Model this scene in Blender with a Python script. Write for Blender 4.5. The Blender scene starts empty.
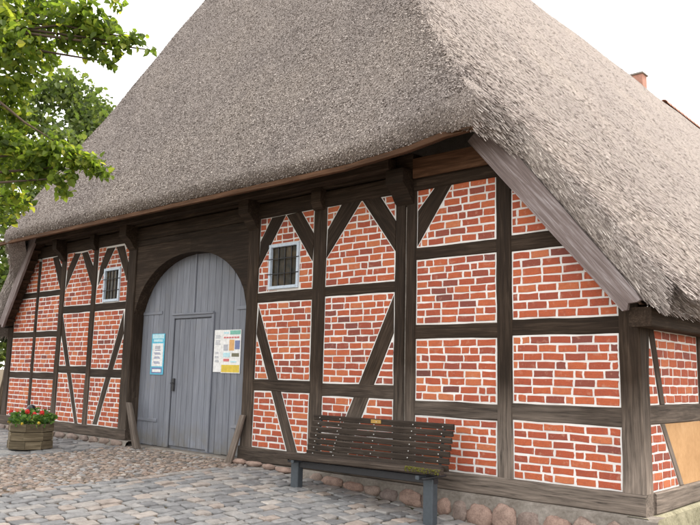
import bpy, math, random
import numpy as np
from mathutils import Vector, Matrix, noise as mnoise
random.seed(11); rng = np.random.default_rng(11)
R = math.radians
S = bpy.context.scene
COL = S.collection

# ------------------------------------------------------------------ camera
F_PX, YAW, PITCH, ROLL = 757.95, 0.73580, 0.14780, 0.02374
CAM = np.array([9.3465, -6.7572, 0.9632])
def cam_axes():
    cy, sy = math.cos(YAW), math.sin(YAW)
    f = np.array([-sy*math.cos(PITCH), cy*math.cos(PITCH), math.sin(PITCH)])
    r = np.array([cy, sy, 0.0]); u = np.cross(r, f)
    return math.cos(ROLL)*r+math.sin(ROLL)*u, -math.sin(ROLL)*r+math.cos(ROLL)*u, f
CR, CU, CF = cam_axes()
cd = bpy.data.cameras.new('camera'); cam = bpy.data.objects.new('camera', cd); COL.objects.link(cam)
cd.sensor_width = 36.0; cd.lens = F_PX/700*36.0; cd.clip_start = 0.05; cd.clip_end = 600
cam.matrix_world = Matrix(((CR[0], CU[0], -CF[0], CAM[0]), (CR[1], CU[1], -CF[1], CAM[1]), (CR[2], CU[2], -CF[2], CAM[2]), (0, 0, 0, 1)))
S.camera = cam
def ray(p):
    return CR*((p[0]-350)/F_PX) + CU*(-(p[1]-262.5)/F_PX) + CF
def hitY(p, Y=0.0):
    d = ray(p); return CAM + d*((Y-CAM[1])/d[1])
def hitX(p, X):
    d = ray(p); return CAM + d*((X-CAM[0])/d[0])
def hitZ(p, Z):
    d = ray(p); return CAM + d*((Z-CAM[2])/d[2])
def at(p, dist):
    d = ray(p); return CAM + d/np.linalg.norm(d)*dist
def xz(p, Y=0.0):
    w = hitY(p, Y); return (w[0], w[2])
def proj(w):
    c = np.asarray(w, float)-CAM; z = c@CF
    return 350+F_PX*(c@CR)/z, 262.5-F_PX*(c@CU)/z

# ------------------------------------------------------------------ sky, sun, exposure
SUN_DIR = Vector((0.30, 0.66, 0.92)).normalized()
W = bpy.data.worlds.new('World'); S.world = W; W.use_nodes = True
nt = W.node_tree; nt.nodes.clear()
sky = nt.nodes.new('ShaderNodeTexSky'); sky.sky_type = 'NISHITA'; sky.sun_disc = False
sky.sun_elevation = math.asin(SUN_DIR.z); sky.sun_rotation = math.atan2(SUN_DIR.x, SUN_DIR.y)
sky.air_density = 1.0; sky.dust_density = 4.0; sky.ozone_density = 0.6
hz = nt.nodes.new('ShaderNodeMix'); hz.data_type = 'RGBA'; hz.inputs[0].default_value = 0.6
hz.inputs[7].default_value = (9.35, 8.9, 8.15, 1)            # bright summer haze veil, the same all round
bg = nt.nodes.new('ShaderNodeBackground'); bg.inputs[1].default_value = 0.13
wo = nt.nodes.new('ShaderNodeOutputWorld')
nt.links.new(sky.outputs[0], hz.inputs[6]); nt.links.new(hz.outputs[2], bg.inputs[0]); nt.links.new(bg.outputs[0], wo.inputs[0])
sl = bpy.data.lights.new('sun', 'SUN'); sl.energy = 1.4; sl.angle = R(3.0); sl.color = (1.0, 0.93, 0.82)
so = bpy.data.objects.new('sun', sl); COL.objects.link(so)
so.rotation_euler = SUN_DIR.to_track_quat('Z', 'Y').to_euler(); so.location = (20, 30, 40)
S.view_settings.view_transform = 'Standard'; S.view_settings.look = 'None'
S.view_settings.exposure = 1.52; S.view_settings.gamma = 1.0; S.view_settings.use_curve_mapping = False
S.render.engine = 'CYCLES'
S.cycles.max_bounces = 6; S.cycles.diffuse_bounces = 3; S.cycles.transparent_max_bounces = 8

# ------------------------------------------------------------------ object helpers
def obj(name, me, parent=None, kind=None):
    o = bpy.data.objects.new(name, me); COL.objects.link(o)
    if parent is not None: o.parent = parent
    if kind: o['kind'] = kind
    return o
def tag(o, label, cat, group=None):
    o['label'] = label; o['category'] = cat
    if group: o['group'] = group
    return o
def empty(name, loc=(0, 0, 0)):
    o = bpy.data.objects.new(name, None); COL.objects.link(o); o.location = loc; o.empty_display_size = .2
    return o
class MB:
    """collects geometry: verts with grain coordinates, faces with a random value"""
    def __init__(s): s.v = []; s.g = []; s.f = []; s.r = []; s.m = []; s.sm = []
    def add(s, vs, fs, gs=None, rnd=None, mi=0, smooth=False):
        b = len(s.v); s.v += [tuple(v) for v in vs]
        if gs is None: gs = vs
        s.g += [tuple(g) for g in gs]
        rnd = random.random() if rnd is None else rnd
        for f in fs:
            s.f.append(tuple(b+i for i in f)); s.r.append(rnd); s.m.append(mi); s.sm.append(smooth)
    def mesh(s, name, mats):
        me = bpy.data.meshes.new(name); me.from_pydata(s.v, [], s.f)
        if not isinstance(mats, (list, tuple)): mats = [mats]
        for m in mats: me.materials.append(m)
        a = me.attributes.new('gco', 'FLOAT_VECTOR', 'POINT'); a.data.foreach_set('vector', np.array(s.g, dtype=np.float32).ravel())
        a = me.attributes.new('rnd', 'FLOAT', 'FACE'); a.data.foreach_set('value', np.array(s.r, dtype=np.float32))
        me.polygons.foreach_set('material_index', np.array(s.m, dtype=np.int32))
        me.polygons.foreach_set('use_smooth', np.array(s.sm, dtype=bool))
        me.update(); return me
    def build(s, name, mats, parent=None, kind=None): return obj(name, s.mesh(name, mats), parent, kind)
def np_mesh(name, V, nper, mats, rnd, smooth=False):
    """V: (n, nper, 3) separate polygons"""
    n = V.shape[0]; me = bpy.data.meshes.new(name)
    me.vertices.add(n*nper); me.vertices.foreach_set('co', V.astype(np.float32).ravel())
    me.loops.add(n*nper); me.loops.foreach_set('vertex_index', np.arange(n*nper, dtype=np.int32))
    me.polygons.add(n); me.polygons.foreach_set('loop_start', np.arange(0, n*nper, nper, dtype=np.int32))
    me.polygons.foreach_set('loop_total', np.full(n, nper, dtype=np.int32))
    me.materials.append(mats)
    a = me.attributes.new('rnd', 'FLOAT', 'FACE'); a.data.foreach_set('value', rnd.astype(np.float32))
    me.update(); me.validate(); return me

def beam_into(mb, p0, p1, hw, hd, ch=.007, jit=.0025, seglen=.16, rnd=None, w1=1.0):
    """hewn timber from p0 to p1; hw, hd are half-width and half-depth vectors; w1 scales the far end"""
    p0, p1, hw, hd = (Vector(a) for a in (p0, p1, hw, hd))
    L = (p1-p0).length; n = max(2, int(L/seglen)+1)
    a, b = hw.length, hd.length; uw, ud = hw/a, hd/b
    ch = min(ch, a*.4, b*.4)
    sec = [(-a, -b+ch), (-a+ch, -b), (a-ch, -b), (a, -b+ch), (a, b-ch), (a-ch, b), (-a+ch, b), (-a, b-ch)]
    off = random.uniform(0, 50); vs, gs, fs = [], [], []
    ph = [random.uniform(0, 99) for _ in range(4)]
    for i in range(n+1):
        t = i/n; c = p0.lerp(p1, t); k = 1+(w1-1)*t
        for j, (u, v) in enumerate(sec):
            jx = jit*mnoise.noise((t*L*3+ph[0], j//2*3.1, ph[1]))*2
            jy = jit*mnoise.noise((t*L*3+ph[2], j//2*3.1, ph[3]))*2
            vs.append(c+uw*(u*k+jx)+ud*(v*k+jy)); gs.append((t*L+off, u+off*.3, v))
    for i in range(n):
        for j in range(8):
            k = (j+1) % 8; fs.append((i*8+j, i*8+k, (i+1)*8+k, (i+1)*8+j))
    fs.append(tuple(range(7, -1, -1))); fs.append(tuple(n*8+j for j in range(8)))
    mb.add(vs, fs, gs, rnd)
def beam(name, p0, p1, hw, hd, mat, parent, **k):
    mb = MB(); beam_into(mb, p0, p1, hw, hd, **k); return mb.build(name, mat, parent)
def box_into(mb, lo, hi, ch=0.0, rnd=None, mi=0):
    x0, y0, z0 = lo; x1, y1, z1 = hi
    if ch <= 0:
        vs = [(x, y, z) for x in (x0, x1) for y in (y0, y1) for z in (z0, z1)]
        fs = [(0, 1, 3, 2), (4, 6, 7, 5), (0, 4, 5, 1), (2, 3, 7, 6), (0, 2, 6, 4), (1, 5, 7, 3)]
        mb.add(vs, fs, None, rnd, mi)
    else:
        c = ((x0+x1)/2, (y0+y1)/2, (z0+z1)/2)
        d = (x1-x0, y1-y0, z1-z0); ax = d.index(max(d))
        u, v = [k for k in range(3) if k != ax]
        p0 = list(c); p1 = list(c); p0[ax] -= d[ax]/2; p1[ax] += d[ax]/2
        hw = [0]*3; hd = [0]*3; hw[u] = d[u]/2; hd[v] = d[v]/2
        # keep winding outward
        if Vector(hw).cross(Vector(hd)).dot(Vector(p1)-Vector(p0)) < 0: hw[u] *= -1
        beam_into(mb, p0, p1, hw, hd, ch=ch, jit=0, seglen=9, rnd=rnd)
def box(name, lo, hi, mat, parent, ch=0.0, kind=None):
    mb = MB(); box_into(mb, lo, hi, ch); return mb.build(name, mat, parent, kind)
def poly_area(p): return .5*sum(p[i][0]*p[(i+1) % len(p)][1]-p[(i+1) % len(p)][0]*p[i][1] for i in range(len(p)))
def ccw(p): return p if poly_area(p) > 0 else p[::-1]
def prism_into(mb, poly, y0, y1, ch=.006, mapf=None, gdir=None, rnd=None, back=True):
    """polygon in (x, z) extruded from y0 (front) to y1; mapf turns (x, y, z) into world"""
    poly = ccw(poly); n = len(poly)
    c = (sum(p[0] for p in poly)/n, sum(p[1] for p in poly)/n)
    ins = offset_poly(poly, ch)
    vs = [(p[0], y0, p[1]) for p in ins]+[(p[0], y0+ch, p[1]) for p in poly]+[(p[0], y1, p[1]) for p in poly]
    fs = [tuple(range(n))]
    for k in (0, n):
        for i in range(n):
            j = (i+1) % n; fs.append((k+i, k+n+i, k+n+j, k+j))
    if back: fs.append(tuple(2*n+i for i in range(n-1, -1, -1)))
    if gdir is None:
        L = 0; gdir = (1, 0)
        for i in range(n):
            d = (poly[(i+1) % n][0]-poly[i][0], poly[(i+1) % n][1]-poly[i][1]); l = math.hypot(*d)
            if l > L: L = l; gdir = (d[0]/l, d[1]/l)
    o = random.uniform(0, 50)
    gs = [(v[0]*gdir[0]+v[2]*gdir[1]+o, -v[0]*gdir[1]+v[2]*gdir[0]+o*.3, v[1]) for v in vs]
    if mapf: vs = [mapf(*v) for v in vs]
    mb.add(vs, fs, gs, rnd)
def prism(name, poly, y0, y1, mat, parent, **k):
    mb = MB(); prism_into(mb, poly, y0, y1, **k); return mb.build(name, mat, parent)
def offset_poly(poly, d):
    """inward offset of a convex ccw polygon"""
    n = len(poly); out = []
    for i in range(n):
        a, b, c = poly[i-1], poly[i], poly[(i+1) % n]
        e1 = Vector((b[0]-a[0], b[1]-a[1])); e2 = Vector((c[0]-b[0], c[1]-b[1]))
        if e1.length < 1e-6 or e2.length < 1e-6: out.append(b); continue
        e1.normalize(); e2.normalize(); n1 = Vector((-e1.y, e1.x)); n2 = Vector((-e2.y, e2.x))
        m = n1+n2
        if m.length < .05: out.append(b); continue
        m /= max(m.dot(n1), .35); out.append((b[0]+m.x*d, b[1]+m.y*d))
    return out
def clip(poly, p, q):
    """keep the part of poly left of the line p->q"""
    out = []; n = len(poly)
    s = lambda a: (q[0]-p[0])*(a[1]-p[1])-(q[1]-p[1])*(a[0]-p[0])
    for i in range(n):
        a, b = poly[i], poly[(i+1) % n]; sa, sb = s(a), s(b)
        if sa >= 0: out.append(a)
        if (sa > 0) != (sb > 0) and abs(sa-sb) > 1e-12:
            t = sa/(sa-sb); out.append((a[0]+t*(b[0]-a[0]), a[1]+t*(b[1]-a[1])))
    res = []
    for a in out:
        if not res or math.hypot(a[0]-res[-1][0], a[1]-res[-1][1]) > 1e-4: res.append(a)
    if len(res) > 1 and math.hypot(res[0][0]-res[-1][0], res[0][1]-res[-1][1]) < 1e-4: res.pop()
    return res if len(res) >= 3 else []
def inset_poly(poly, d):
    """inward offset by half-plane clipping, safe with very short edges"""
    poly = ccw(poly); out = list(poly); n = len(poly)
    for i in range(n):
        a, b = poly[i], poly[(i+1) % n]; l = math.hypot(b[0]-a[0], b[1]-a[1])
        if l < 1e-4 or not out: continue
        nx_, nz_ = -(b[1]-a[1])/l*d, (b[0]-a[0])/l*d
        out = clip(out, (a[0]+nx_, a[1]+nz_), (b[0]+nx_, b[1]+nz_))
    return out
def clip_poly(poly, convex):
    for i in range(len(convex)):
        if not poly: return poly
        poly = clip(poly, convex[i], convex[(i+1) % len(convex)])
    return poly
def tube_into(mb, pts, rads, n=8, rnd=None):
    vs, gs, fs = [], [], []; o = random.uniform(0, 50); L = 0
    up = Vector((0.13, 0.2, 1))
    for i, p in enumerate(pts):
        p = Vector(p); d = (Vector(pts[min(i+1, len(pts)-1)])-Vector(pts[max(i-1, 0)])).normalized()
        if i: L += (p-Vector(pts[i-1])).length
        if abs(d.dot(up.normalized())) > .97: up = Vector((1, .1, 0))
        u = d.cross(up).normalized(); v = d.cross(u)
        for k in range(n):
            a = 2*math.pi*k/n; vs.append(p+(u*math.cos(a)+v*math.sin(a))*rads[i]); gs.append((L+o, math.cos(a)*rads[i]*2+o*.3, math.sin(a)*rads[i]*2))
    for i in range(len(pts)-1):
        for k in range(n):
            j = (k+1) % n; fs.append((i*n+k, (i+1)*n+k, (i+1)*n+j, i*n+j))
    fs.append(tuple(range(n))); fs.append(tuple((len(pts)-1)*n+k for k in range(n-1, -1, -1)))
    mb.add(vs, fs, gs, rnd, smooth=True)
def tube(name, pts, rads, mat, parent, n=8):
    mb = MB(); tube_into(mb, pts, rads, n); return mb.build(name, mat, parent)

# ------------------------------------------------------------------ materials
class N:
    def __init__(s, name):
        s.m = bpy.data.materials.new(name); s.m.use_nodes = True; s.t = s.m.node_tree; s.t.nodes.clear()
        s.out = s.n('ShaderNodeOutputMaterial'); s.b = s.n('ShaderNodeBsdfPrincipled'); s.l(s.b.outputs[0], s.out.inputs[0])
    def n(s, t, **k):
        x = s.t.nodes.new(t)
        for a, v in k.items(): setattr(x, a, v)
        return x
    def l(s, a, b): s.t.links.new(a, b)
    def attr(s, name): return s.n('ShaderNodeAttribute', attribute_name=name)
    def pos(s): return s.n('ShaderNodeNewGeometry').outputs['Position']
    def mapping(s, src, scale):
        x = s.n('ShaderNodeMapping'); s.l(src, x.inputs[0]); x.inputs['Scale'].default_value = scale; return x.outputs[0]
    def noise(s, src, scale, detail=4, rough=.6, dist=0):
        x = s.n('ShaderNodeTexNoise'); s.l(src, x.inputs['Vector']); x.inputs['Scale'].default_value = scale
        x.inputs['Detail'].default_value = detail; x.inputs['Roughness'].default_value = rough; x.inputs['Distortion'].default_value = dist
        return x.outputs['Fac']
    def ramp(s, src, stops):
        x = s.n('ShaderNodeValToRGB'); s.l(src, x.inputs[0]); e = x.color_ramp.elements
        while len(e) < len(stops): e.new(.5)
        for a, (p, c) in zip(e, stops):
            a.position = p; a.color = (c[0], c[1], c[2], 1) if isinstance(c, (tuple, list)) else (c, c, c, 1)
        return x.outputs[0]
    def mix(s, f, a, b, mode='MIX'):
        x = s.n('ShaderNodeMix', data_type='RGBA', blend_type=mode)
        for i, v in ((0, f), (6, a), (7, b)):
            if isinstance(v, (int, float)): x.inputs[i].default_value = v
            elif isinstance(v, tuple): x.inputs[i].default_value = (*v, 1)
            else: s.l(v, x.inputs[i])
        return x.outputs[2]
    def math(s, op, a, b=0.0, clamp=False):
        x = s.n('ShaderNodeMath', operation=op, use_clamp=clamp)
        for i, v in ((0, a), (1, b)):
            if isinstance(v, (int, float)): x.inputs[i].default_value = v
            else: s.l(v, x.inputs[i])
        return x.outputs[0]
    def sepz(s, src):
        x = s.n('ShaderNodeSeparateXYZ'); s.l(src, x.inputs[0]); return x.outputs
    def maprange(s, v, a, b, c=0., d=1.):
        x = s.n('ShaderNodeMapRange'); s.l(v, x.inputs[0])
        for i, q in enumerate((a, b, c, d)): x.inputs[i+1].default_value = q
        return x.outputs[0]
    def bump(s, h, strength, dist=.01):
        x = s.n('ShaderNodeBump'); s.l(h, x.inputs['Height']); x.inputs['Strength'].default_value = strength; x.inputs['Distance'].default_value = dist
        s.l(x.outputs[0], s.b.inputs['Normal'])
    def fin(s, col, rough=.8, spec=.3):
        if isinstance(col, tuple): s.b.inputs['Base Color'].default_value = (*col, 1)
        else: s.l(col, s.b.inputs['Base Color'])
        if isinstance(rough, (int, float)): s.b.inputs['Roughness'].default_value = rough
        else: s.l(rough, s.b.inputs['Roughness'])
        s.b.inputs['Specular IOR Level'].default_value = spec
        return s.m

def wood(name, dark, light, weather=None, rough=.85, contrast=1.0, grain=1.0):
    k = N(name); g = k.attr('gco').outputs['Vector']
    f1 = k.noise(k.mapping(g, (2.2*grain, 46*grain, 46*grain)), 1.0, 6, .65, .6)
    f2 = k.noise(k.mapping(g, (1.2, 9, 9)), 1.0, 3, .6, 1.2)
    rn = k.attr('rnd').outputs['Fac']
    f = k.math('ADD', k.math('MULTIPLY', f1, .65), k.math('MULTIPLY', f2, .35))
    c = k.ramp(f, [(.5-.2/contrast, tuple(x*.45 for x in dark)), (.5, dark), (.5+.16/contrast, light)])
    if weather:
        wcol, z0, z1 = weather                       # silvered lower timbers, stained upper ones (weathering of the oak itself)
        P = k.pos(); zz = k.sepz(P)[2]; xx = k.sepz(P)[0]
        wob = k.noise(P, 1.3, 3, .5)
        m = k.maprange(k.math('ADD', zz, k.math('MULTIPLY', wob, .9)), z1+.45, z0+.45)
        m = k.math('MULTIPLY', m, k.maprange(xx, 2.0, 5.2, .3, 1.0))
        wc = k.ramp(f, [(.36, tuple(x*.22 for x in wcol)), (.46, tuple(x*.8 for x in wcol)), (.55, tuple(x*1.15 for x in wcol)), (.66, tuple(min(1, x*1.75) for x in wcol))])
        c = k.mix(m, c, wc)
    c = k.mix(1.0, c, k.ramp(rn, [(0, .78), (1, 1.18)]), 'MULTIPLY')
    k.bump(f1, .5, .006)
    return k.fin(c, rough, .25)
M = {}
M['timber'] = wood('weathered_oak', (.028, .0175, .011), (.066, .045, .031), ((.20, .163, .136), .1, 1.1), contrast=1.0)
M['timber_grey'] = wood('silvered_oak', (.12, .095, .078), (.24, .2, .175))
M['verge'] = wood('verge_board_oak', (.20, .158, .15), (.42, .38, .385), contrast=.9)
M['soffit'] = wood('soffit_board', (.05, .028, .017), (.1, .06, .038))
M['batten'] = wood('eave_batten', (.085, .042, .022), (.16, .085, .05))
M['bench'] = wood('bench_slat', (.042, .031, .024), (.085, .066, .053), grain=1.5)
M['planter'] = wood('planter_wood', (.135, .105, .065), (.27, .22, .15))
M['bark'] = wood('bark', (.07, .05, .035), (.15, .115, .08))
def gate_mat():
    k = N('grey_blue_paint'); g = k.attr('gco').outputs['Vector']
    f1 = k.noise(k.mapping(g, (2, 40, 40)), 1, 5, .6, .4); f2 = k.noise(k.pos(), 3.5, 4, .6)
    rn = k.attr('rnd').outputs['Fac']
    c = k.ramp(f1, [(.3, (.145, .157, .188)), (.55, (.20, .213, .252)), (.78, (.265, .276, .312))])
    c = k.mix(k.maprange(f2, .55, .75, 0, .5), c, (.2, .195, .2))
    zz = k.sepz(k.pos())[2]
    c = k.mix(k.math('MULTIPLY', k.maprange(zz, .25, -.25), k.maprange(f2, .35, .6), True), c, (.16, .15, .135))
    c = k.mix(1.0, c, k.ramp(rn, [(0, .86), (1, 1.12)]), 'MULTIPLY')
    k.bump(f1, .35, .004); return k.fin(c, .65, .35)
M['gate'] = gate_mat()
def brick_mat():
    k = N('handmade_red_brick'); rn = k.attr('rnd').outputs['Fac']; P = k.pos()
    base = k.ramp(rn, [(0.0, (.10, .045, .04)), (.13, (.20, .064, .05)), (.3, (.31, .076, .046)), (.55, (.40, .090, .044)), (.8, (.47, .118, .05)), (1.0, (.53, .18, .08))])
    n1 = k.noise(P, 26, 5, .65); n2 = k.noise(P, 110, 3, .7)
    c = k.mix(k.maprange(n1, .46, .72, 0, .6), base, k.mix(.5, base, (.17, .05, .045)))
    c = k.mix(k.maprange(k.noise(P, 17, 3, .6), .58, .74, 0, .55), c, (.50, .27, .19))
    c = k.mix(k.maprange(n2, .6, .78, 0, .5), c, (.55, .36, .28))
    c = k.mix(k.maprange(n2, .42, .27, 0, .65), c, (.11, .035, .03))
    k.bump(k.math('ADD', n1, k.math('MULTIPLY', n2, .5)), .5, .006); return k.fin(c, .82, .25)
M['brick'] = brick_mat()
def mortar_mat():
    k = N('white_lime_mortar'); P = k.pos(); n1 = k.noise(P, 3, 4, .6); n2 = k.noise(P, 90, 3, .6)
    c = k.ramp(n1, [(.3, (.62, .59, .565)), (.6, (.76, .745, .73))]); c = k.mix(k.maprange(n2, .35, .2, 0, .5), c, (.42, .38, .35))
    k.bump(n2, .4, .004); return k.fin(c, .9, .2)
M['mortar'] = mortar_mat()
def noise_mat(name, stops, scale, bump=.4, bd=.01, rough=.9, s2=None, spec=.25, rmul=None):
    k = N(name); P = k.pos(); n1 = k.noise(P, scale, 5, .62); n2 = k.noise(P, s2 or scale*7, 4, .65)
    c = k.ramp(k.math('ADD', k.math('MULTIPLY', n1, .6), k.math('MULTIPLY', n2, .4)), stops)
    if rmul: c = k.mix(1.0, c, k.ramp(k.attr('rnd').outputs['Fac'], rmul), 'MULTIPLY')
    k.bump(k.math('ADD', n1, n2), bump, bd); return k.fin(c, rough, spec)
M['cement'] = noise_mat('plinth_cement', [(.35, (.13, .11, .092)), (.52, (.225, .20, .175)), (.68, (.33, .295, .265))], 4, .6)
M['cement_moss'] = noise_mat('mossy_plinth', [(.35, (.13, .12, .075)), (.52, (.27, .25, .17)), (.68, (.36, .33, .25))], 5, .6)
M['fieldstone'] = noise_mat('fieldstone', [(.33, (.13, .105, .095)), (.5, (.25, .205, .18)), (.68, (.38, .325, .29))], 9, .5, rmul=[(0, (.75, .72, .74)), (.5, (1, .92, .88)), (1, (1.2, .98, .9))])
M['plaster'] = noise_mat('ochre_plaster', [(.35, (.42, .24, .11)), (.55, (.52, .31, .15)), (.7, (.58, .37, .2))], 2.5, .15)
M['dark_core'] = noise_mat('dark_leak_backing', [(.3, (.02, .017, .015)), (.7, (.04, .034, .03))], 6)
def sett_mat():
    k = N('granite_sett'); rn = k.attr('rnd').outputs['Fac']; P = k.pos()
    b = k.ramp(rn, [(0, (.16, .16, .163)), (.3, (.235, .235, .238)), (.5, (.29, .285, .28)), (.7, (.33, .30, .275)), (.85, (.35, .29, .25)), (1, (.45, .42, .39))])
    n1 = k.noise(P, 12, 5, .65); n2 = k.noise(P, 85, 3, .7)
    c = k.mix(1.0, b, k.ramp(n1, [(.3, .7), (.7, 1.22)]), 'MULTIPLY')
    c = k.mix(k.maprange(n2, .6, .78, 0, .5), c, (.5, .48, .46)); c = k.mix(k.maprange(n2, .4, .28, 0, .5), c, (.1, .1, .105))
    k.bump(k.math('ADD', n1, k.math('MULTIPLY', n2, .4)), .5, .012); return k.fin(c, .75, .35)
M['sett'] = sett_mat()
def cobble_mat():
    k = N('river_cobble'); rn = k.attr('rnd').outputs['Fac']; P = k.pos()
    b = k.ramp(rn, [(0, (.13, .118, .11)), (.25, (.22, .18, .155)), (.5, (.29, .22, .18)), (.72, (.34, .27, .22)), (.9, (.27, .265, .265)), (1, (.44, .39, .345))])
    n1 = k.noise(P, 30, 4, .6); c = k.mix(1.0, b, k.ramp(n1, [(.3, .75), (.7, 1.2)]), 'MULTIPLY')
    k.bump(n1, .4, .008); return k.fin(c, .8, .3)
M['cobble'] = cobble_mat()
def earth_mat():
    k = N('sandy_joint_earth'); P = k.pos(); n1 = k.noise(P, 1.2, 4, .6); n2 = k.noise(P, 40, 5, .7)
    c = k.ramp(n2, [(.3, (.06, .045, .032)), (.55, (.125, .09, .062)), (.75, (.19, .15, .11))])
    c = k.mix(k.maprange(n1, .5, .68, 0, .65), c, (.05, .075, .022)); k.bump(n2, .6, .012); return k.fin(c, .95, .15)
M['earth'] = earth_mat()
def thatch_mat(name, mult):
    k = N(name); P = k.pos(); rn = k.attr('rnd').outputs['Fac']
    big = k.noise(P, .55, 4, .6); mid = k.noise(P, 5.0, 4, .65); fine = k.noise(k.mapping(P, (1, 1, .55)), 75, 3, .75)
    c = k.ramp(rn, [(0, (.11, .092, .083)), (.3, (.25, .218, .204)), (.55, (.36, .323, .304)), (.8, (.49, .45, .424)), (1, (.68, .635, .60))])
    if mult: c = k.ramp(fine, [(.32, (.07, .06, .055)), (.5, (.25, .22, .204)), (.66, (.45, .41, .385))])
    c = k.mix(1.0, c, k.ramp(big, [(.3, (1.0, .97, .965)), (.5, (1.12, 1.09, 1.07)), (.7, (1.24, 1.2, 1.15))]), 'MULTIPLY')
    c = k.mix(1.0, c, k.ramp(mid, [(.3, .9), (.7, 1.08)]), 'MULTIPLY')
    if mult: k.bump(k.math('ADD', fine, k.math('MULTIPLY', mid, .5)), .9, .03)
    return k.fin(c, .85, .2)
M['thatch'] = thatch_mat('thatch_body', True); M['reed'] = thatch_mat('reed_stalks', False)
def leaf_mat(name, stops, trans=.45):
    k = N(name); rn = k.attr('rnd').outputs['Fac']; c = k.ramp(rn, stops); k.fin(c, .55, .35)
    t = k.n('ShaderNodeBsdfTranslucent'); tc = k.mix(1.0, c, (1.5, 1.6, .8), 'MULTIPLY'); k.l(tc, t.inputs[0])
    x = k.n('ShaderNodeMixShader'); x.inputs[0].default_value = trans
    k.l(k.b.outputs[0], x.inputs[1]); k.l(t.outputs[0], x.inputs[2]); k.l(x.outputs[0], k.out.inputs[0]); return k.m
M['linden'] = leaf_mat('linden_leaf', [(0, (.045, .072, .017)), (.3, (.10, .15, .028)), (.65, (.18, .24, .042)), (.9, (.29, .32, .06)), (1, (.45, .42, .08))], .6)
M['farleaf'] = leaf_mat('far_leaf', [(0, (.045, .068, .022)), (.5, (.10, .14, .04)), (1, (.19, .22, .07))], .45)
M['shrub'] = leaf_mat('shrub_leaf', [(0, (.015, .025, .01)), (1, (.05, .07, .025))], .2)
M['geranium'] = leaf_mat('geranium_leaf', [(0, (.04, .1, .02)), (.6, (.09, .19, .035)), (1, (.2, .3, .06))], .3)
def plain(name, c, rough=.5, spec=.4, metal=0):
    k = N(name); n1 = k.noise(k.pos(), 30, 3, .6); cc = k.mix(1.0, c, k.ramp(n1, [(.3, .86), (.7, 1.12)]), 'MULTIPLY')
    k.b.inputs['Metallic'].default_value = metal; return k.fin(cc, rough, spec)
M['petal'] = plain('red_petal', (.65, .025, .02), .6)
M['yellow_petal'] = plain('yellow_petal', (.6, .42, .03), .6)
M['steel'] = plain('painted_steel', (.06, .072, .085), .5)
M['iron'] = plain('dark_iron', (.03, .03, .034), .55)
M['brass'] = plain('brass', (.42, .25, .06), .45, .5, .3)
M['bolt'] = plain('zinc_bolt', (.55, .54, .52), .4, .5, .4)
M['black'] = plain('black_glaze', (.012, .014, .02), .25, .5)
M['moss'] = noise_mat('moss', [(.35, (.06, .06, .012)), (.55, (.15, .145, .025)), (.7, (.22, .2, .04))], 60, .8, .01)
M['frame'] = plain('pale_blue_paint', (.50, .58, .68), .5)
M['paper'] = plain('white_paper', (.78, .78, .78), .6)
M['cyan'] = plain('cyan_print', (.10, .48, .66), .5)
M['lightblue'] = plain('light_blue_print', (.48, .72, .80), .5)
M['navy'] = plain('navy_print', (.16, .2, .38), .5)
M['greyprint'] = plain('grey_print', (.42, .43, .48), .5)
M['green_print'] = plain('green_print', (.18, .46, .38), .5)
M['yellow_print'] = plain('yellow_print', (.68, .5, .05), .5)
M['orange_print'] = plain('orange_print', (.68, .38, .14), .5)
M['red_print'] = plain('red_print', (.62, .16, .17), .5)
M['brown_print'] = plain('brown_print', (.16, .15, .09), .5)
M['tile'] = noise_mat('red_clay_tile', [(.35, (.36, .17, .125)), (.65, (.5, .28, .21))], 8, .3)
def glass_mat():
    k = N('old_window_glass'); n1 = k.noise(k.pos(), 5, 3, .6); c = k.ramp(n1, [(.35, (.012, .012, .009)), (.55, (.05, .036, .02)), (.7, (.1, .065, .03))])
    k.bump(k.noise(k.pos(), 9, 2, .5), .25, .02); return k.fin(c, .15, .12)
M['glass'] = glass_mat()

# ------------------------------------------------------------------ ground
def sstep(a, b, x):
    t = np.clip((np.asarray(x, float)-a)/(b-a), 0, 1); return t*t*(3-2*t)
def gz(x, y):
    """height of the yard: level by the gate, falling towards the right corner and towards the viewer"""
    return -.215-.42*sstep(1.0, 8.5, x)-.022*np.clip(-np.asarray(y, float), 0, 12)-.0*np.asarray(x)
def grid_mesh(name, xs, ys, zf, mat):
    nx, ny = len(xs), len(ys); X, Y = np.meshgrid(xs, ys); Z = zf(X, Y)
    mb = MB(); mb.add(np.stack([X, Y, Z], -1).reshape(-1, 3).tolist(), [(j*nx+i, j*nx+i+1, (j+1)*nx+i+1, (j+1)*nx+i) for j in range(ny-1) for i in range(nx-1)], smooth=True)
    return mb.mesh(name, mat)
ax = np.concatenate([[-400, -150, -60, -30], np.arange(-16, 16.1, .5), [30, 60, 150, 400]])
ay = np.concatenate([[-400, -150, -60, -25], np.arange(-14, 32.1, .5), [60, 150, 400]])
ground = obj('ground', grid_mesh('ground', ax, ay, lambda x, y: gz(x, y)-.018, M['earth']), kind='structure')

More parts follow.
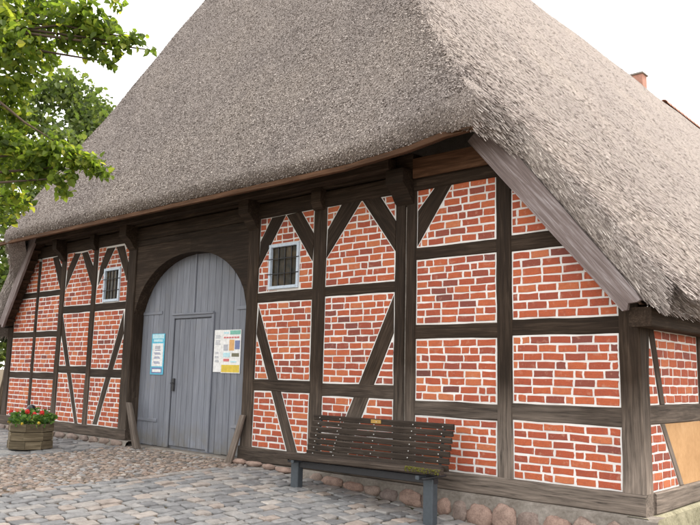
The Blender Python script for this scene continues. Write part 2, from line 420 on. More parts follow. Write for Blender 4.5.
def stone_into(mb, poly, zf, h, dome, rnd, chamf=.012, lean=(0, 0)):
    """paving stone: outline poly (x, y), its rim below and a slightly domed top above the joints"""
    poly = ccw(poly); n = len(poly); c = (sum(p[0] for p in poly)/n, sum(p[1] for p in poly)/n)
    ins = [(c[0]+(p[0]-c[0])*(1-chamf*7), c[1]+(p[1]-c[1])*(1-chamf*7)) for p in poly]
    g = lambda p, d: float(zf(p[0], p[1]))+d+(p[0]-c[0])*lean[0]+(p[1]-c[1])*lean[1]
    vs = [(p[0], p[1], g(p, -.045)) for p in poly]+[(p[0], p[1], g(p, h-.007)) for p in poly]+[(p[0], p[1], g(p, h)) for p in ins]+[(c[0], c[1], g(c, h+dome))]
    fs = []
    for k in (0, n):
        for i in range(n):
            j = (i+1) % n; fs.append((k+i, k+j, k+n+j, k+n+i))
    for i in range(n): fs.append((2*n+i, 2*n+(i+1) % n, 3*n))
    mb.add(vs, fs, None, rnd, smooth=False)
stones = []     # (projected size, polygon, rnd, h)
def lay_setts(x0, x1, y0, y1, rw, lo, hi, cmap):
    x = x0; k = 0
    while x < x1:
        w = rw*random.uniform(.85, 1.2); y = y0-random.uniform(0, hi)
        while y < y1:
            l = random.uniform(lo, hi); j = random.uniform(.011, .018)
            wob = lambda a, b: (a+random.uniform(-.016, .016), b+random.uniform(-.016, .016))
            dx = lambda yy: .05*math.sin(yy*.8+k*.05)+.04*mnoise.noise((x*.7, yy*.9, 3.3))
            p = [wob(x+j+dx(y), y+j), wob(x+w*.5+dx(y), y+j*.6), wob(x+w-j+dx(y), y+j), wob(x+w-j*.8+dx(y+l*.5), y+l*.5), wob(x+w-j+dx(y+l), y+l-j), wob(x+w*.5+dx(y+l), y+l-j*.6), wob(x+j+dx(y+l), y+l-j), wob(x+j*.8+dx(y+l*.5), y+l*.5)]
            cx, cy = x+w/2, y+l/2
            if cy < -.10:
                a, b = proj((cx, cy, float(gz(cx, cy)))); d = np.linalg.norm(np.array([cx, cy, -.3])-CAM)
                vis = (-15 < a < 715) and (380 < b < 540)
                stones.append(((1/d if vis else 0), p, cmap(), random.uniform(-.004, .012)))
            y += l
        x += w; k += 1
sc = lambda: min(1, max(0, random.betavariate(1.7, 1.9)))
lay_setts(1.55, 9.6, -8.0, -.1, .145, .14, .25, sc)
lay_setts(-7.5, -1.45, -6.0, -.1, .17, .17, .3, lambda: random.uniform(0, .62))
stones.sort(key=lambda s: -s[0])
rest = MB()
for i, (q, p, r, h) in enumerate(stones):
    ln = (random.uniform(-.03, .03), random.uniform(-.03, .03))
    if i < 300:
        mb = MB(); stone_into(mb, p, gz, h, random.uniform(.001, .008), r, lean=ln); mb.build('sett', M['sett'], ground)
    else: stone_into(rest, p, gz, h, random.uniform(.001, .008), r, lean=ln)
rest.build('paving', M['sett'], ground, 'stuff')
# cobbled driveway straight out of the gate
drive = obj('driveway', grid_mesh('driveway', np.linspace(-1.47, 1.57, 8), np.linspace(-9, .3, 20), lambda x, y: gz(x, y)-.008, M['earth']), kind='structure')
cb = MB()
y = -8.0
while y < .2:
    rr = random.uniform(.055, .085); x = -1.45
    while x < 1.56:
        a = random.uniform(.055, .11); cx = x+a/2; cy = y+random.uniform(-.018, .018)
        n = 6; p = [(cx+a*.47*math.cos(2*math.pi*k/n+.3)*random.uniform(.85, 1.1), cy+rr*.55*math.sin(2*math.pi*k/n+.3)*random.uniform(.85, 1.1)) for k in range(n)]
        stone_into(cb, p, gz, random.uniform(-.006, .005), random.uniform(.004, .010), random.random(), .03, (random.uniform(-.07, .07), random.uniform(-.07, .07)))
        x += a
    y += rr
cb.build('cobbles', M['cobble'], drive, 'stuff')

# ------------------------------------------------------------------ house
house = tag(empty('farmhouse', (0, 0, 0)), 'half-timbered red brick farmhouse with steep thatched roof and arched grey-blue gate', 'house')
T = M['timber']
XC = 6.74; XL = -5.99
TOP = 3.07
def vpost(x0, x1, z0, z1, y0=-.006, d=.17, mat=None, name='post', jit=.004):
    return beam(name, ((x0+x1)/2, y0+d/2, z0), ((x0+x1)/2, y0+d/2, z1), ((x1-x0)/2, 0, 0), (0, d/2, 0), mat or T, house, ch=.012, jit=jit)
def hrail(x0, x1, z0, z1, y0=.004, d=.15, name='rail', mat=None, jit=.004, dz=0):
    return beam(name, (x0, y0+d/2, (z0+z1)/2), (x1, y0+d/2, (z0+z1)/2+dz), (0, 0, (z1-z0)/2), (0, -d/2, 0), mat or T, house, ch=.012, jit=jit)
# sill and head beams
hrail(XL-.02, -1.46, -.135, .035, y0=-.022, d=.22, name='sill_beam')
hrail(1.30, XC+.004, -.185, 0.0, y0=-.022, d=.22, name='sill_beam')
hrail(-4.95, 5.45, 3.065, 3.275, y0=-.012, d=.2, name='head_beam')
hrail(-4.6, 4.22, 3.29, 3.50, y0=-.06, d=.22, name='upper_beam')
# posts
RP = dict(g=(1.32, 1.544), p1=(2.59, 2.811), d1=(3.928, 4.072), d2=(4.088, 4.232), p2=(5.267, 5.443), c=(6.541, XC))
vpost(1.32, 1.544, -.02, 3.07, y0=-.01, d=.2); vpost(2.59, 2.811, 0, 3.07)
vpost(3.928, 4.072, 0, 3.07, y0=-.008); vpost(4.090, 4.232, 0, 3.07, y0=-.004)
vpost(5.267, 5.443, 0, 3.10); vpost(6.541, XC, 0, 1.72, y0=-.012, d=.2, jit=.007)
vpost(-1.721, -1.475, 0.0, 3.07, y0=-.01, d=.2); vpost(-2.859, -2.709, .03, 3.07); vpost(-3.99, -3.825, .03, 3.07)
vpost(-4.909, -4.813, .03, 3.0); vpost(XL, -5.789, .03, 1.75, y0=-.012, d=.2)
# pale seam of mortar between the two posts of the double post
prism('mortar_seam', [(4.071, .02), (4.092, .02), (4.090, 2.9), (4.074, 2.9)], .012, .05, M['cement'], house, ch=.001)
# bays: x0, x1, [rails], top, braces, window
def vl(p): return [xz(q) for q in p]
BAYS = [
 dict(x=(1.544, 2.59), rails=[(.73, .885), (1.90, 2.04)], z=(0, TOP), up=([(271.7, 217.7), (285.4, 214.9), (258.6, 268), (260.1, 241.9)], [(286.2, 214.9), (300.9, 211.4), (313.8, 234.3), (311.9, 261)]),
      low=[(258.2, 307), (296.7, 454.6), (286, 452), (255.7, 334)], win=[(269, 245.7), (299.3, 241), (298, 286.2), (268.6, 290.6)]),
 dict(x=(2.811, 3.928), rails=[(.705, .866), (1.919, 2.052)], z=(0, TOP), up=([(342, 203), (361, 200.4), (326, 258), (327.4, 229.6)], [(362, 200.4), (380, 196.6), (395.6, 221), (395, 251)]),
      low=[(393.4, 295), (393.3, 333), (344.8, 459.5), (329, 458)]),
 dict(x=(4.232, 5.267), rails=[(.547, .713), (1.378, 1.539), (2.262, 2.406)], z=(0, 3.09), up=([(435.6, 186), (452, 183), (417, 246), (417.6, 211)], None)),
 dict(x=(5.443, 6.541), rails=[(.559, .734), (1.395, 1.56), (2.25, 2.428)], z=(0, 3.2), verge='R'),
 dict(x=(-2.709, -1.721), rails=[(.831, .974), (1.952, 2.086)], z=(.035, TOP), up=([(107.1, 248.3), (114.9, 247.2), (97.7, 284.9), (99.8, 267)], [(116.1, 246.8), (123.9, 245.5), (128, 263), (126.6, 280.7)]),
      low=[(123.4, 311), (123.1, 333.6), (96.1, 425), (91.6, 424.5)], win=[(104.4, 269.2), (120.7, 266.5), (118.6, 300.6), (102.5, 302.7)]),
 dict(x=(-3.825, -2.859), rails=[(.885, 1.015), (1.952, 2.086)], z=(.035, TOP), up=([(74.7, 253.5), (80.5, 253), (65.2, 289), (67.3, 270)], [(81.6, 253), (87.2, 251.4), (93, 267), (91.4, 286)]),
      low=[(62.6, 316), (77, 424), (73.6, 423.5), (60.6, 335)]),
 dict(x=(-4.813, -3.99), rails=[(.763, .885), (1.539, 1.65), (2.30, 2.411)], z=(.035, 3.05), up=(None, [(52.8, 257.6), (57.6, 256.2), (62, 270), (59.7, 288.6)])),
 dict(x=(-5.789, -4.909), rails=[(.763, .885), (1.539, 1.65), (2.30, 2.411)], z=(.035, 3.05), verge='L'),
]
VR0, VR1 = (5.42, 3.03), (6.68, 1.575)          # lower edges of the two verge boards (x, z) in the plane y = VY
VL0, VL1 = (-4.66, 3.31), (-5.72, 1.74)
VY = -.25
COURSE, BH, JT = .0828, .064, .0185
all_bricks = []      # (size, panel, polygon)
def lay_bricks(panel, region, x0, x1, z0, z1, place=None):
    """courses of stretchers and headers cut to the convex region"""
    region = inset_poly(region, .013)
    if len(region) < 3 or poly_area(region) < .002: return
    nrow = max(1, round((z1-z0-.008)/COURSE)); ch = (z1-z0-.012)/nrow; st = random.Random(int(x0*977+z0*311))
    for r in range(nrow):
        zb = z0+.006+r*ch+JT*.5; zt = zb+ch-JT
        x = x0+.012-st.choice([0, .05, .1, .15]); drift = st.uniform(-.004, .004)
        while x < x1:
            L = .215*st.uniform(.93, 1.06) if st.random() < .89 else .1*st.uniform(.9, 1.15)
            if x1-(x+L) < .06: L = x1-x
            a, b = x, x+L-.0205*st.uniform(.8, 1.2)
            e = lambda s=.0042: st.uniform(-s, s)
            m = (a+b)/2; h1, h2 = e(), e()
            p = [(a+e(), zb+h1), (m, zb+e()), (b+e(), zb+h2), (b+e(), (zb+zt)/2), (b+e(), zt+h2), (m, zt+e()), (a+e(), zt+h1), (a+e(), (zb+zt)/2)]
            q = clip_poly(p, region)
            x += L
            if len(q) >= 3 and poly_area(q) > .0006:
                all_bricks.append((panel, q, place))
LIGHT = .5
def half(lineA, lineB): return (lineA, lineB)
for B in BAYS:
    x0, x1 = B['x']; z0, zt = B['z']
    edges = [z0]+[v for r in B['rails'] for v in r]+[zt]
    vl_clip = None
    if B.get('verge'):
        a, b = (VR0, VR1) if B['verge'] == 'R' else (VL0, VL1)
        d = np.array([b[0]-a[0], b[1]-a[1]]); d /= np.linalg.norm(d); nrm = np.array([abs(d[1])*(1 if B['verge'] == 'R' else -1), abs(d[0])])
        a2 = (a[0]-d[0]*3+nrm[0]*.16, a[1]-d[1]*3+nrm[1]*.16); b2 = (b[0]+d[0]*3+nrm[0]*.16, b[1]+d[1]*3+nrm[1]*.16)
        vl_clip = (b2, a2) if B['verge'] == 'R' else (a2, b2)
    for (r0, r1) in B['rails']:
        xa, xb = x0, x1
        if vl_clip:
            zz = r0; t = (zz-vl_clip[0][1])/(vl_clip[1][1]-vl_clip[0][1]); xx = vl_clip[0][0]+t*(vl_clip[1][0]-vl_clip[0][0])
            if B['verge'] == 'R': xb = min(xb, xx)
            else: xa = max(xa, xx)
        hrail(xa-.012, xb+.012, r0, r1)
    # braces
    upL = upR = low = None
    if B.get('up'):
        upL, upR = [vl(p) if p else None for p in B['up']]
        for u in (upL, upR):
            if u: prism('brace', [(p[0], min(p[1], zt+.01)) for p in u], .002, .12, T, house)
    if B.get('low'):
        low = vl(B['low']); prism('brace', [(p[0], max(p[1], -.012)) for p in low], .009, .12, T, house)
    for i in range(0, len(edges), 2):
        a, b = edges[i], edges[i+1]
        rect = [(x0, a), (x1, a), (x1, b), (x0, b)]
        if vl_clip: rect = clip(rect, *vl_clip)
        if len(rect) < 3: continue
        pm = MB(); py = .0125+random.uniform(0, .001); big_ = [((p[0]+(.008 if p[0] > (x0+x1)/2 else -.008)), p[1]+(.008 if p[1] > (a+b)/2 else -.008)) for p in rect]
        if B.get('win') and i == len(edges)-2:
            w = vl(B['win']); u0 = (w[0][0]+w[3][0])/2+.02; u1 = (w[1][0]+w[2][0])/2-.02; v1 = (w[0][1]+w[1][1])/2-.02; v0 = (w[2][1]+w[3][1])/2+.02
            mid_ = clip(clip(big_, (u0, 9), (u0, 0)), (u1, 0), (u1, 9))
            for q_ in (clip(big_, (u0, 0), (u0, 9)), clip(big_, (u1, 9), (u1, 0)), clip(mid_, (0, v1), (9, v1)), clip(mid_, (9, v0), (0, v0))): prism_into(pm, q_, py, .14, ch=0)
        else: prism_into(pm, big_, py, .14, ch=.001)
        panel = pm.build('infill_panel', M['mortar'], house)
        regs = [rect]
        top = i == len(edges)-2
        def split(regs, quad):
            """regions on either side of a brace; its two long edges do the cutting"""
            n = len(quad); el_ = [math.hypot(quad[(k+1) % n][0]-quad[k][0], quad[(k+1) % n][1]-quad[k][1]) for k in range(n)]
            es = (0, 2) if el_[0]+el_[2] > el_[1]+el_[3] else (1, 3)
            out = []
            for r in regs:
                for k in es:
                    p, s = quad[k], quad[(k+1) % n]
                    # keep the side away from the brace
                    cx = sum(v[0] for v in quad)/n; cz = sum(v[1] for v in quad)/n
                    side = (s[0]-p[0])*(cz-p[1])-(s[1]-p[1])*(cx-p[0])
                    c = clip(r, s, p) if side > 0 else clip(r, p, s)
                    if c: out.append(c)
            return out
        if top:
            for u in (upL, upR):
                if u: regs = split(regs, u)
        if low and not top: regs = split(regs, low)
        if top and B.get('win'):
            w = vl(B['win']); wx0 = (w[0][0]+w[3][0])/2; wx1 = (w[1][0]+w[2][0])/2; wz1 = (w[0][1]+w[1][1])/2; wz0 = (w[2][1]+w[3][1])/2
            B['w'] = (wx0, wx1, wz0, wz1); out = []
            for r in regs:
                for c in (clip(r, (wx0, 0), (wx0, 9)), clip(r, (wx1, 9), (wx1, 0))):
                    if c: out.append(c)
                mid = clip(clip(r, (wx0, 9), (wx0, 0)) or [], (wx1, 0), (wx1, 9)) if clip(r, (wx0, 9), (wx0, 0)) else []
                if mid:
                    for c in (clip(mid, (0, wz1), (9, wz1)) , clip(mid, (9, wz0), (0, wz0))):
                        if c: out.append(c)
            regs = out
        for r in regs: lay_bricks(panel, r, x0, x1, a, b)
# side wall (towards +y), same brickwork round the corner
def sidemap(x, y, z): return (XC-.006-y, x, z)      # x runs along +y of the house, front is +x
def smap(u, y, z): return (XC-.006-y, u, z)
SY = [0.0, 1.62, 3.1, 4.6, 6.1, 7.6, 9.1, 10.6, 12.1, 13.6, 15.1, 16.6, 18.1, 19.6, 21.1, 22.6, 24.1, 25.6]
HL = 26.0
beam('sill_beam', (XC-.09, .18, -.0925), (XC-.09, HL, -.0925), (0, 0, .0925), (.112, 0, 0), T, house, ch=.012)
beam('wall_plate', (XC+.06, -.16, 1.53), (XC+.06, HL, 1.53), (.1, 0, 0), (0, 0, .085), T, house, ch=.012)
for k, yy in enumerate(SY[1:]):
    beam('post', (XC-.08, yy, 0), (XC-.08, yy, 1.46), (0, .085, 0), (.082, 0, 0), T, house, ch=.012)
for k in range(len(SY)-1):
    ya = SY[k]+(.0 if k == 0 else .085); yb = SY[k+1]-.085
    if k == 0: ya = .185
    beam('rail', (XC-.085, ya-.02, .675), (XC-.085, yb+.02, .675), (0, 0, .087), (.082, 0, 0), T, house, ch=.012)
    for j, (a, b) in enumerate(((0, .588), (.762, 1.45))):
        pm = MB(); prism_into(pm, [(ya-.01, a-.01), (yb+.01, a-.01), (yb+.01, b+.01), (ya-.01, b+.01)], .0125, .14, ch=.001, mapf=smap)
        if k == 0:
            br = [(.34, 1.45), (.215, 1.45), (.44, .762), (.56, .762)] if j else [(.44, .588), (.54, .588), (.98, 0), (.88, 0)]
            bm = MB(); prism_into(bm, br, .003, .12, mapf=smap); bm.build('brace', T, house)
            panel = pm.build('infill_panel', M['mortar'], house)
            rect = [(ya, a), (yb, a), (yb, b), (ya, b)]
            for r in split([rect], ccw(br)):
                if j == 0 and max(p[0] for p in r) > 1.2:
                    pl = MB(); prism_into(pl, inset_poly(r, .002), .006, .05, ch=.001, mapf=smap); pl.build('plaster_panel', M['plaster'], house); continue
                lay_bricks(panel, r, ya, yb, a, b, smap)
        else:
            if j == 0: pm.build('plaster_panel', M['plaster'], house)
            else:
                panel = pm.build('infill_panel', M['mortar'], house); lay_bricks(panel, [(ya, a), (yb, a), (yb, b), (ya, b)], ya, yb, a, b, smap)
# bricks: the 300 that show largest one by one, the others joined
def brick_into(mb, q, place):
    f = .0085+random.uniform(-.0025, .002); rnd = min(1, max(0, random.betavariate(2.6, 1.7)))
    if random.random() < .06: rnd *= .4
    if place: f = .0085+random.uniform(-.001, .001)
    n = len(q); q = ccw(q); ins = offset_poly(q, .004)
    if poly_area(ins) < .0002: ins = q
    tx, tz = random.uniform(-.008, .008), random.uniform(-.015, .015); tx *= (0.4 if place else 1); cx = sum(p[0] for p in q)/n; cz = sum(p[1] for p in q)/n
    fr = lambda p: f+(p[0]-cx)*tx+(p[1]-cz)*tz
    vs = [(p[0], fr(p), p[1]) for p in ins]+[(p[0], fr(p)+.0025, p[1]) for p in q]+[(p[0], .035, p[1]) for p in q]
    if place: vs = [place(*v) for v in vs]
    fs = [tuple(range(n))]
    for k in (0, n):
        for i in range(n):
            j = (i+1) % n; fs.append((k+i, k+n+i, k+n+j, k+j))
    mb.add(vs, fs, None, rnd)
def bsize(b):
    panel, q, place = b; pp = [proj(place(p[0], 0, p[1]) if place else (p[0], 0, p[1])) for p in q]
    xs = [p[0] for p in pp]; ys = [p[1] for p in pp]
    if max(xs) < 0 or min(xs) > 700 or (xs[0] > 320 and xs[0] < 440 and ys[0] > 425): return 0
    return abs(poly_area(pp))
all_bricks.sort(key=lambda b: -bsize(b))
rest = MB()
for i, (panel, q, place) in enumerate(all_bricks):
    if i < 300:
        mb = MB(); brick_into(mb, q, place); mb.build('brick', M['brick'], panel)
    else: brick_into(rest, q, place)
rest.build('brickwork', M['brick'], house, 'stuff')
# added dark backing that stops light leaking behind the panels; then the other walls
prism('leak_backing', [(XL+.1, -.1), (-1.5, -.1), (-1.5, 3.2), (1.45, 3.2), (1.45, -.1), (XC-.15, -.1), (XC-.15, 1.6), (5.3, 3.3), (-4.6, 3.3), (XL+.1, 1.7)], .15, .2, M['dark_core'], house, ch=0.0)
box('leak_backing', (XC-.2, .2, -.4), (XC-.13, HL, 1.6), M['dark_core'], house)
box('wall', (XL, .15, -.4), (XL+.2, HL, 1.9), M['mortar'], house)
box('wall', (XL, HL, -.5), (XC, HL+.2, 1.6), M['mortar'], house)
# windows
for B in BAYS:
    if 'w' not in B: continue
    x0, x1, z0, z1 = B['w']; fw = .04 if B['x'][0] > 0 else .044
    fm = MB()
    for lo, hi in (((x0, -.012, z0), (x0+fw, .08, z1)), ((x1-fw, -.012, z0), (x1, .08, z1)), ((x0+fw, -.010, z1-fw), (x1-fw, .08, z1)), ((x0+fw, -.014, z0), (x1-fw, .08, z0+fw))): box_into(fm, lo, hi, .004)
    wn = fm.build('window', M['frame'], house)
    box('pane', (x0+fw, .03, z0+fw), (x1-fw, .036, z1-fw), M['glass'], wn)
    for k in (1, 2):
        zz = z0+(z1-z0)*k/3
        tube('window_bar', [(x0-.015, -.018, zz), (x1+.015, -.018, zz)], [.006]*2, M['iron'], wn, 6)
    for k in (1, 2, 3):
        xx = x0+fw+(x1-x0-2*fw)*k/4
        box('glazing_bar', (xx-.006, .018, z0+fw), (xx+.006, .031, z1-fw), M['iron'], wn)

# ---- gate: arched pair of leaves set back behind the frame
GY = .2
def arch_z(x, cx=-.04, hw=1.37, zs=1.85, rise=.9):
    t = min(1, abs(x-cx)/hw); return zs+rise*(1-t**2.15)**(1/1.75)
gm = MB(); pts = [(-1.52, -.2), (1.42, -.2)]+[(x, arch_z(x)+.12) for x in np.linspace(1.42, -1.52, 25)]
prism_into(gm, pts, GY+.03, GY+.08, ch=0.0); gate = gm.build('gate', M['gate'], house)
WX0, WX1, WZ = -.61, .36, 1.79            # wicket door
xs = [-1.50]
while xs[-1] < 1.40:
    xs.append(xs[-1]+random.uniform(.135, .17))
def plank(x0, x1, z0, zt0, zt1, y, parent=gate):
    mb = MB(); zt = zt0; n = 4
    poly = [(x0+.003, z0), (x1-.003, z0), (x1-.003, zt1), (x0+.003, zt0)]
    prism_into(mb, poly, y, y+.028, ch=.004, gdir=(0, 1)); return mb.build('plank', M['gate'], parent)
bounds = sorted([x for x in xs if abs(x-WX0) > .06 and abs(x-WX1) > .06 and abs(x+.12) > .06]+[WX0, WX1, -.12])
for a, b in zip(bounds[:-1], bounds[1:]):
    inside = a >= WX0-.001 and b <= WX1+.001
    plank(a, b, WZ+.04 if inside else -.185+random.uniform(-.008, .008), arch_z(a)+.06, arch_z(b)+.06, GY+random.uniform(-.002, .002))
wk = [WX0+.03]
while wk[-1] < WX1-.18: wk.append(wk[-1]+random.uniform(.125, .155))
wk.append(WX1-.03)
wd = MB(); prism_into(wd, [(WX0+.02, -.16), (WX1-.02, -.16), (WX1-.02, WZ-.02), (WX0+.02, WZ-.02)], GY+.012, GY+.03, ch=0); wicket = wd.build('wicket_door', M['gate'], house)
for a, b in zip(wk[:-1], wk[1:]): plank(a, b, -.15, WZ-.035, WZ-.035, GY-.008, wicket)
for lo, hi in (((WX0-.035, GY-.026, -.17), (WX0+.018, GY, WZ+.05)), ((WX1-.018, GY-.026, -.17), (WX1+.035, GY, WZ+.05)), ((WX0+.018, GY-.024, WZ-.02), (WX1-.018, GY, WZ+.05))):
    box('wicket_frame', lo, hi, M['gate'], gate, .006)
box('cover_strip', (-.145, GY-.02, WZ+.05), (-.10, GY, arch_z(-.12)+.02), M['gate'], gate, .006)
box('weather_bead', (WX0-.03, GY-.04, WZ+.03), (WX1+.03, GY-.022, WZ+.06), M['gate'], gate, .004)
for (x0, x1, z) in ((-1.47, -.95, 1.88), (.9, 1.38, 1.88), (-1.45, -.93, .20), (.88, 1.36, .22)):
    mb = MB(); box_into(mb, (x0, GY-.014, z-.025), (x1, GY+.002, z+.025), .004); mb.build('strap_hinge', M['gate'], gate)
hx = xz((174.5, 385), GY)
box('lock_plate', (hx[0]-.03, GY-.035, hx[1]-.09), (hx[0]+.025, GY-.012, hx[1]+.1), M['iron'], wicket, .004)
tube('door_handle', [(hx[0], GY-.03, hx[1]+.03), (hx[0], GY-.075, hx[1]+.03), (hx[0]+.09, GY-.08, hx[1]+.025)], [.01, .01, .009], M['iron'], wicket, 8)
# curved knee boards of the arch, jamb linings, lintel
for s in (-1, 1):
    xo = -1.48 if s < 0 else 1.325
    xi = np.linspace(xo, -.04+s*.0015, 18)
    seg = MB(); ring = [(x, arch_z(x, hw=1.36 if s > 0 else 1.40)) for x in xi]
    ztop = 2.96
    vs, fs = [], []; y0, y1 = .006 if s > 0 else .010, GY-.005
    for (x, z) in ring: vs += [(x, y0, z), (x, y1, z), (x, y0, ztop), (x, y1, ztop)]
    for i in range(len(ring)-1):
        a, b = 4*i, 4*i+4
        q = [(a, b, b+2, a+2), (a+1, a+3, b+3, b+1), (a, a+1, b+1, b)]
        fs += q if s < 0 else [f[::-1] for f in q]
    seg.add(vs, fs, [(v[0], v[2], v[1]) for v in vs]); seg.build('arch_board', T, house)
hrail(-1.475, 1.32, 2.96, 3.064, y0=.0, name='lintel')
box('jamb', (-1.585, .03, -.18), (-1.478, GY+.02, 1.9), T, house, .01); box('jamb', (1.324, .03, -.18), (1.46, GY+.02, 1.9), T, house, .01)
box('threshold', (-1.5, .05, -.30), (1.46, GY+.1, -.196), M['cement'], house, .02)
# leaning guard planks at the foot of the posts
for a_, b_, w_, ya_, yb_ in (((129, 402.5), (136.5, 448.5), .085, -.045, -.13), ((243, 415), (228.5, 463.5), .06, -.045, -.13)):
    beam('guard_plank', hitY(a_, ya_), hitY(b_, yb_), (w_*.8, 0, 0), (0, .02, 0), M['timber_grey'], house, w1=1.25)

# brackets under the upper beam at the main posts, cantilevered beam ends
for xa, xb in ((1.33, 1.53), (3.95, 4.20), (-1.70, -1.5), (-3.98, -3.83), (2.62, 2.79), (-2.85, -2.72)):
    big = xa in (1.33, 3.95, -1.70, -3.98)
    d = .22 if big else .10
    vs = [(x, y, z) for x in (xa, xb) for (y, z) in ((0, 2.91 if big else 3.03), (-.05, 2.95 if big else 3.04), (-.13 if big else -.06, 3.06), (-d, 3.13), (-d, 3.30), (0.0, 3.30))]
    mb = MB(); mb.add(vs, [(5, 4, 3, 2, 1, 0), (6, 7, 8, 9, 10, 11)]+[(k, (k+1) % 6, 6+(k+1) % 6, 6+k) for k in range(6)]); mb.build('bracket', T, house)
hrail(-4.9, 4.0, 3.305, 3.44, y0=-.24, d=.14, name='eave_beam')
# plank wall and soffit under the front eave
hrail(4.24, 5.30, 3.105, 3.195, y0=-.016, name='head_beam'); 
beam('gable_board', (4.22, -.05, 3.315), (5.6, -.05, 3.315), (0, 0, .115), (0, -.015, 0), M['batten'], house, ch=.004)
for k in range(4):
    ya, yb = -.06-.14*k, -.06-.14*(k+1)+.006
    za, zb = 3.56-.045*k, 3.56-.045*(k+1)
    beam('soffit_board', (-5.15, (ya+yb)/2, (za+zb)/2), (5.62-.1*k, (ya+yb)/2, (za+zb)/2+.05), (0, (ya-yb)/2, (za-zb)/2), (0, -.003, .011), M['soffit'], house, ch=.003, jit=.002, seglen=.5)
for xa, za, xb, zb in ((-5.45, 3.30, 3.7, 3.29), (3.7, 3.29, 4.6, 3.345), (4.6, 3.345, 5.05, 3.405), (5.05, 3.405, 5.42, 3.475)):
    beam('eave_batten', (xa, -.615 if xa < 5.2 else -.48, za), (xb, -.615 if xb < 5.2 else -.48, zb), (0, .03, 0), (0, 0, .032), M['batten'], house, ch=.006)
# verge boards and the soffit behind them
def vboard(a, b, w0, w1, y, sgn, mat):
    a, b = np.array(a), np.array(b); d = (b-a)/np.linalg.norm(b-a); n = np.array([abs(d[1])*sgn, abs(d[0])])
    a = a-d*(.52 if sgn > 0 else .12)
    # curved ogee foot
    foot = [b, b+d*.02+n*w1*.2, b-d*.015+n*w1*.42, b+d*.03+n*w1*.75, b+d*.035+n*w1*.92, b-d*.05+n*w1]
    poly = [tuple(a)]+[tuple(p) for p in foot]+[tuple(a+n*w0)]
    mb = MB(); nn = len(poly); poly = ccw(poly)
    vs = [(p[0], y, p[1]) for p in poly]+[(p[0], y+.045, p[1]) for p in poly]
    g = [((p[0]*d[0]+p[2]*d[1]), p[0]*n[0]+p[2]*n[1]+3, p[1]) for p in vs]
    mb.add(vs, [tuple(range(nn)), tuple(range(2*nn-1, nn-1, -1))]+[(i, nn+i, nn+(i+1) % nn, (i+1) % nn) for i in range(nn)], g); mb.build('verge_board', mat, house)
    # soffit: lining boards and battens between board and wall
    for k in range(9):
        p = a+(b-a)*(k+.5)/9+n*.1
        beam('soffit_batten', (p[0], y+.046, p[1]), (p[0], .0, p[1]), (d[0]*.03, 0, d[1]*.03), (n[0]*.018, 0, n[1]*.018), M['soffit'], house, ch=.004)
    e0, e1 = a+n*.14-d*.1, b+n*.14+d*.05
    mb = MB(); vs = [(q[0]+n[0]*t, yy, q[1]+n[1]*t) for q in (e0, e1) for yy in (y+.04, .16) for t in (0, .02)]
    mb.add(vs, [(0, 1, 3, 2), (4, 6, 7, 5), (0, 4, 5, 1), (2, 3, 7, 6), (0, 2, 6, 4), (1, 5, 7, 3)]); mb.build('soffit_lining', M['soffit'], house)
vboard(VR0, VR1, .30, .20, VY, 1, M['verge']); vboard(VL0, VL1, .22, .18, VY, -1, M['verge'])
# ---- plinth with fieldstones
def plinth(x0, x1, ztop, zf, name='plinth', y0=-.05):
    mb = MB(); n = max(2, int((x1-x0)/.25)); vs, fs = [], []
    for i in range(n+1):
        x = x0+(x1-x0)*i/n; zb = float(gz(x, 0))-.1; o = .02*mnoise.noise((x*2, 1, 5))
        vs += [(x, .12, ztop), (x, y0+.015+o, ztop), (x, y0-.02+o, ztop-.02), (x, y0-.07+o*2, zb)]
    for i in range(n):
        for k in range(3): a = 4*i+k; fs.append((a, a+1, a+5, a+4))
    mb.add(vs, fs, smooth=False); return mb.build(name, M['cement'], house)
def boulder(c, rx, ry, rz, parent, rnd=None):
    mb = MB(); vs, fs = [], []; nu, nv = 14, 9; s = random.uniform(0, 99)
    for j in range(nv+1):
        th = math.pi*j/nv
        for i in range(nu):
            ph = 2*math.pi*i/nu; d = Vector((math.sin(th)*math.cos(ph), math.sin(th)*math.sin(ph), math.cos(th)))
            k = 1+.34*mnoise.noise(d*1.3+Vector((s, 0, 0)))+.10*mnoise.noise(d*4+Vector((s, 5, 0)))
            pw = lambda v: math.copysign(abs(v)**.8, v)
            vs.append((c[0]+rx*pw(d.x)*k, c[1]+ry*d.y*k, c[2]+rz*pw(d.z)*k))
    for j in range(nv):
        for i in range(nu): a = j*nu+i; b = j*nu+(i+1) % nu; fs.append((a, a+nu, b+nu, b))
    mb.add(vs, fs, None, rnd, smooth=True); return mb.build('fieldstone', M['fieldstone'], parent)
pr = plinth(1.16, XC+.12, -.186, gz); pL = plinth(XL, -1.32, -.136, gz)
x = 1.3
while x < XC-.05:
    w = random.uniform(.17, .34); g = float(gz(x+w/2, 0)); h = max(.05, -.235-g)
    if x > 2.6: boulder((x+w/2, -.09, g+h*random.uniform(.30, .42)), w*random.uniform(.48, .56), .05, max(.055, h*random.uniform(.48, .6)), pr)
    elif random.random() < .75: boulder((x+w/2, -.09, g+.03), w*.5, .05, .035, pr, random.uniform(.7, 1))
    x += w*1.06
x = XL+.2
while x < -1.7:
    w = random.uniform(.2, .42); g = float(gz(x, 0)); boulder((x+w/2, -.085, g+.035), w*.46, .04, .05, pL, random.uniform(0, .5)); x += w*1.1
mb = MB(); n = 60; vs, fs = [], []
for i in range(n+1):
    y = -.06+(HL+.06)*i/n; o = .02*mnoise.noise((y*1.5, 2, 1)); zb = float(gz(XC, 0))-.15
    vs += [(XC-.15, y, -.187), (XC+.03+o, y, -.187), (XC+.06+o, y, -.21), (XC+.16+o*2, y, zb)]
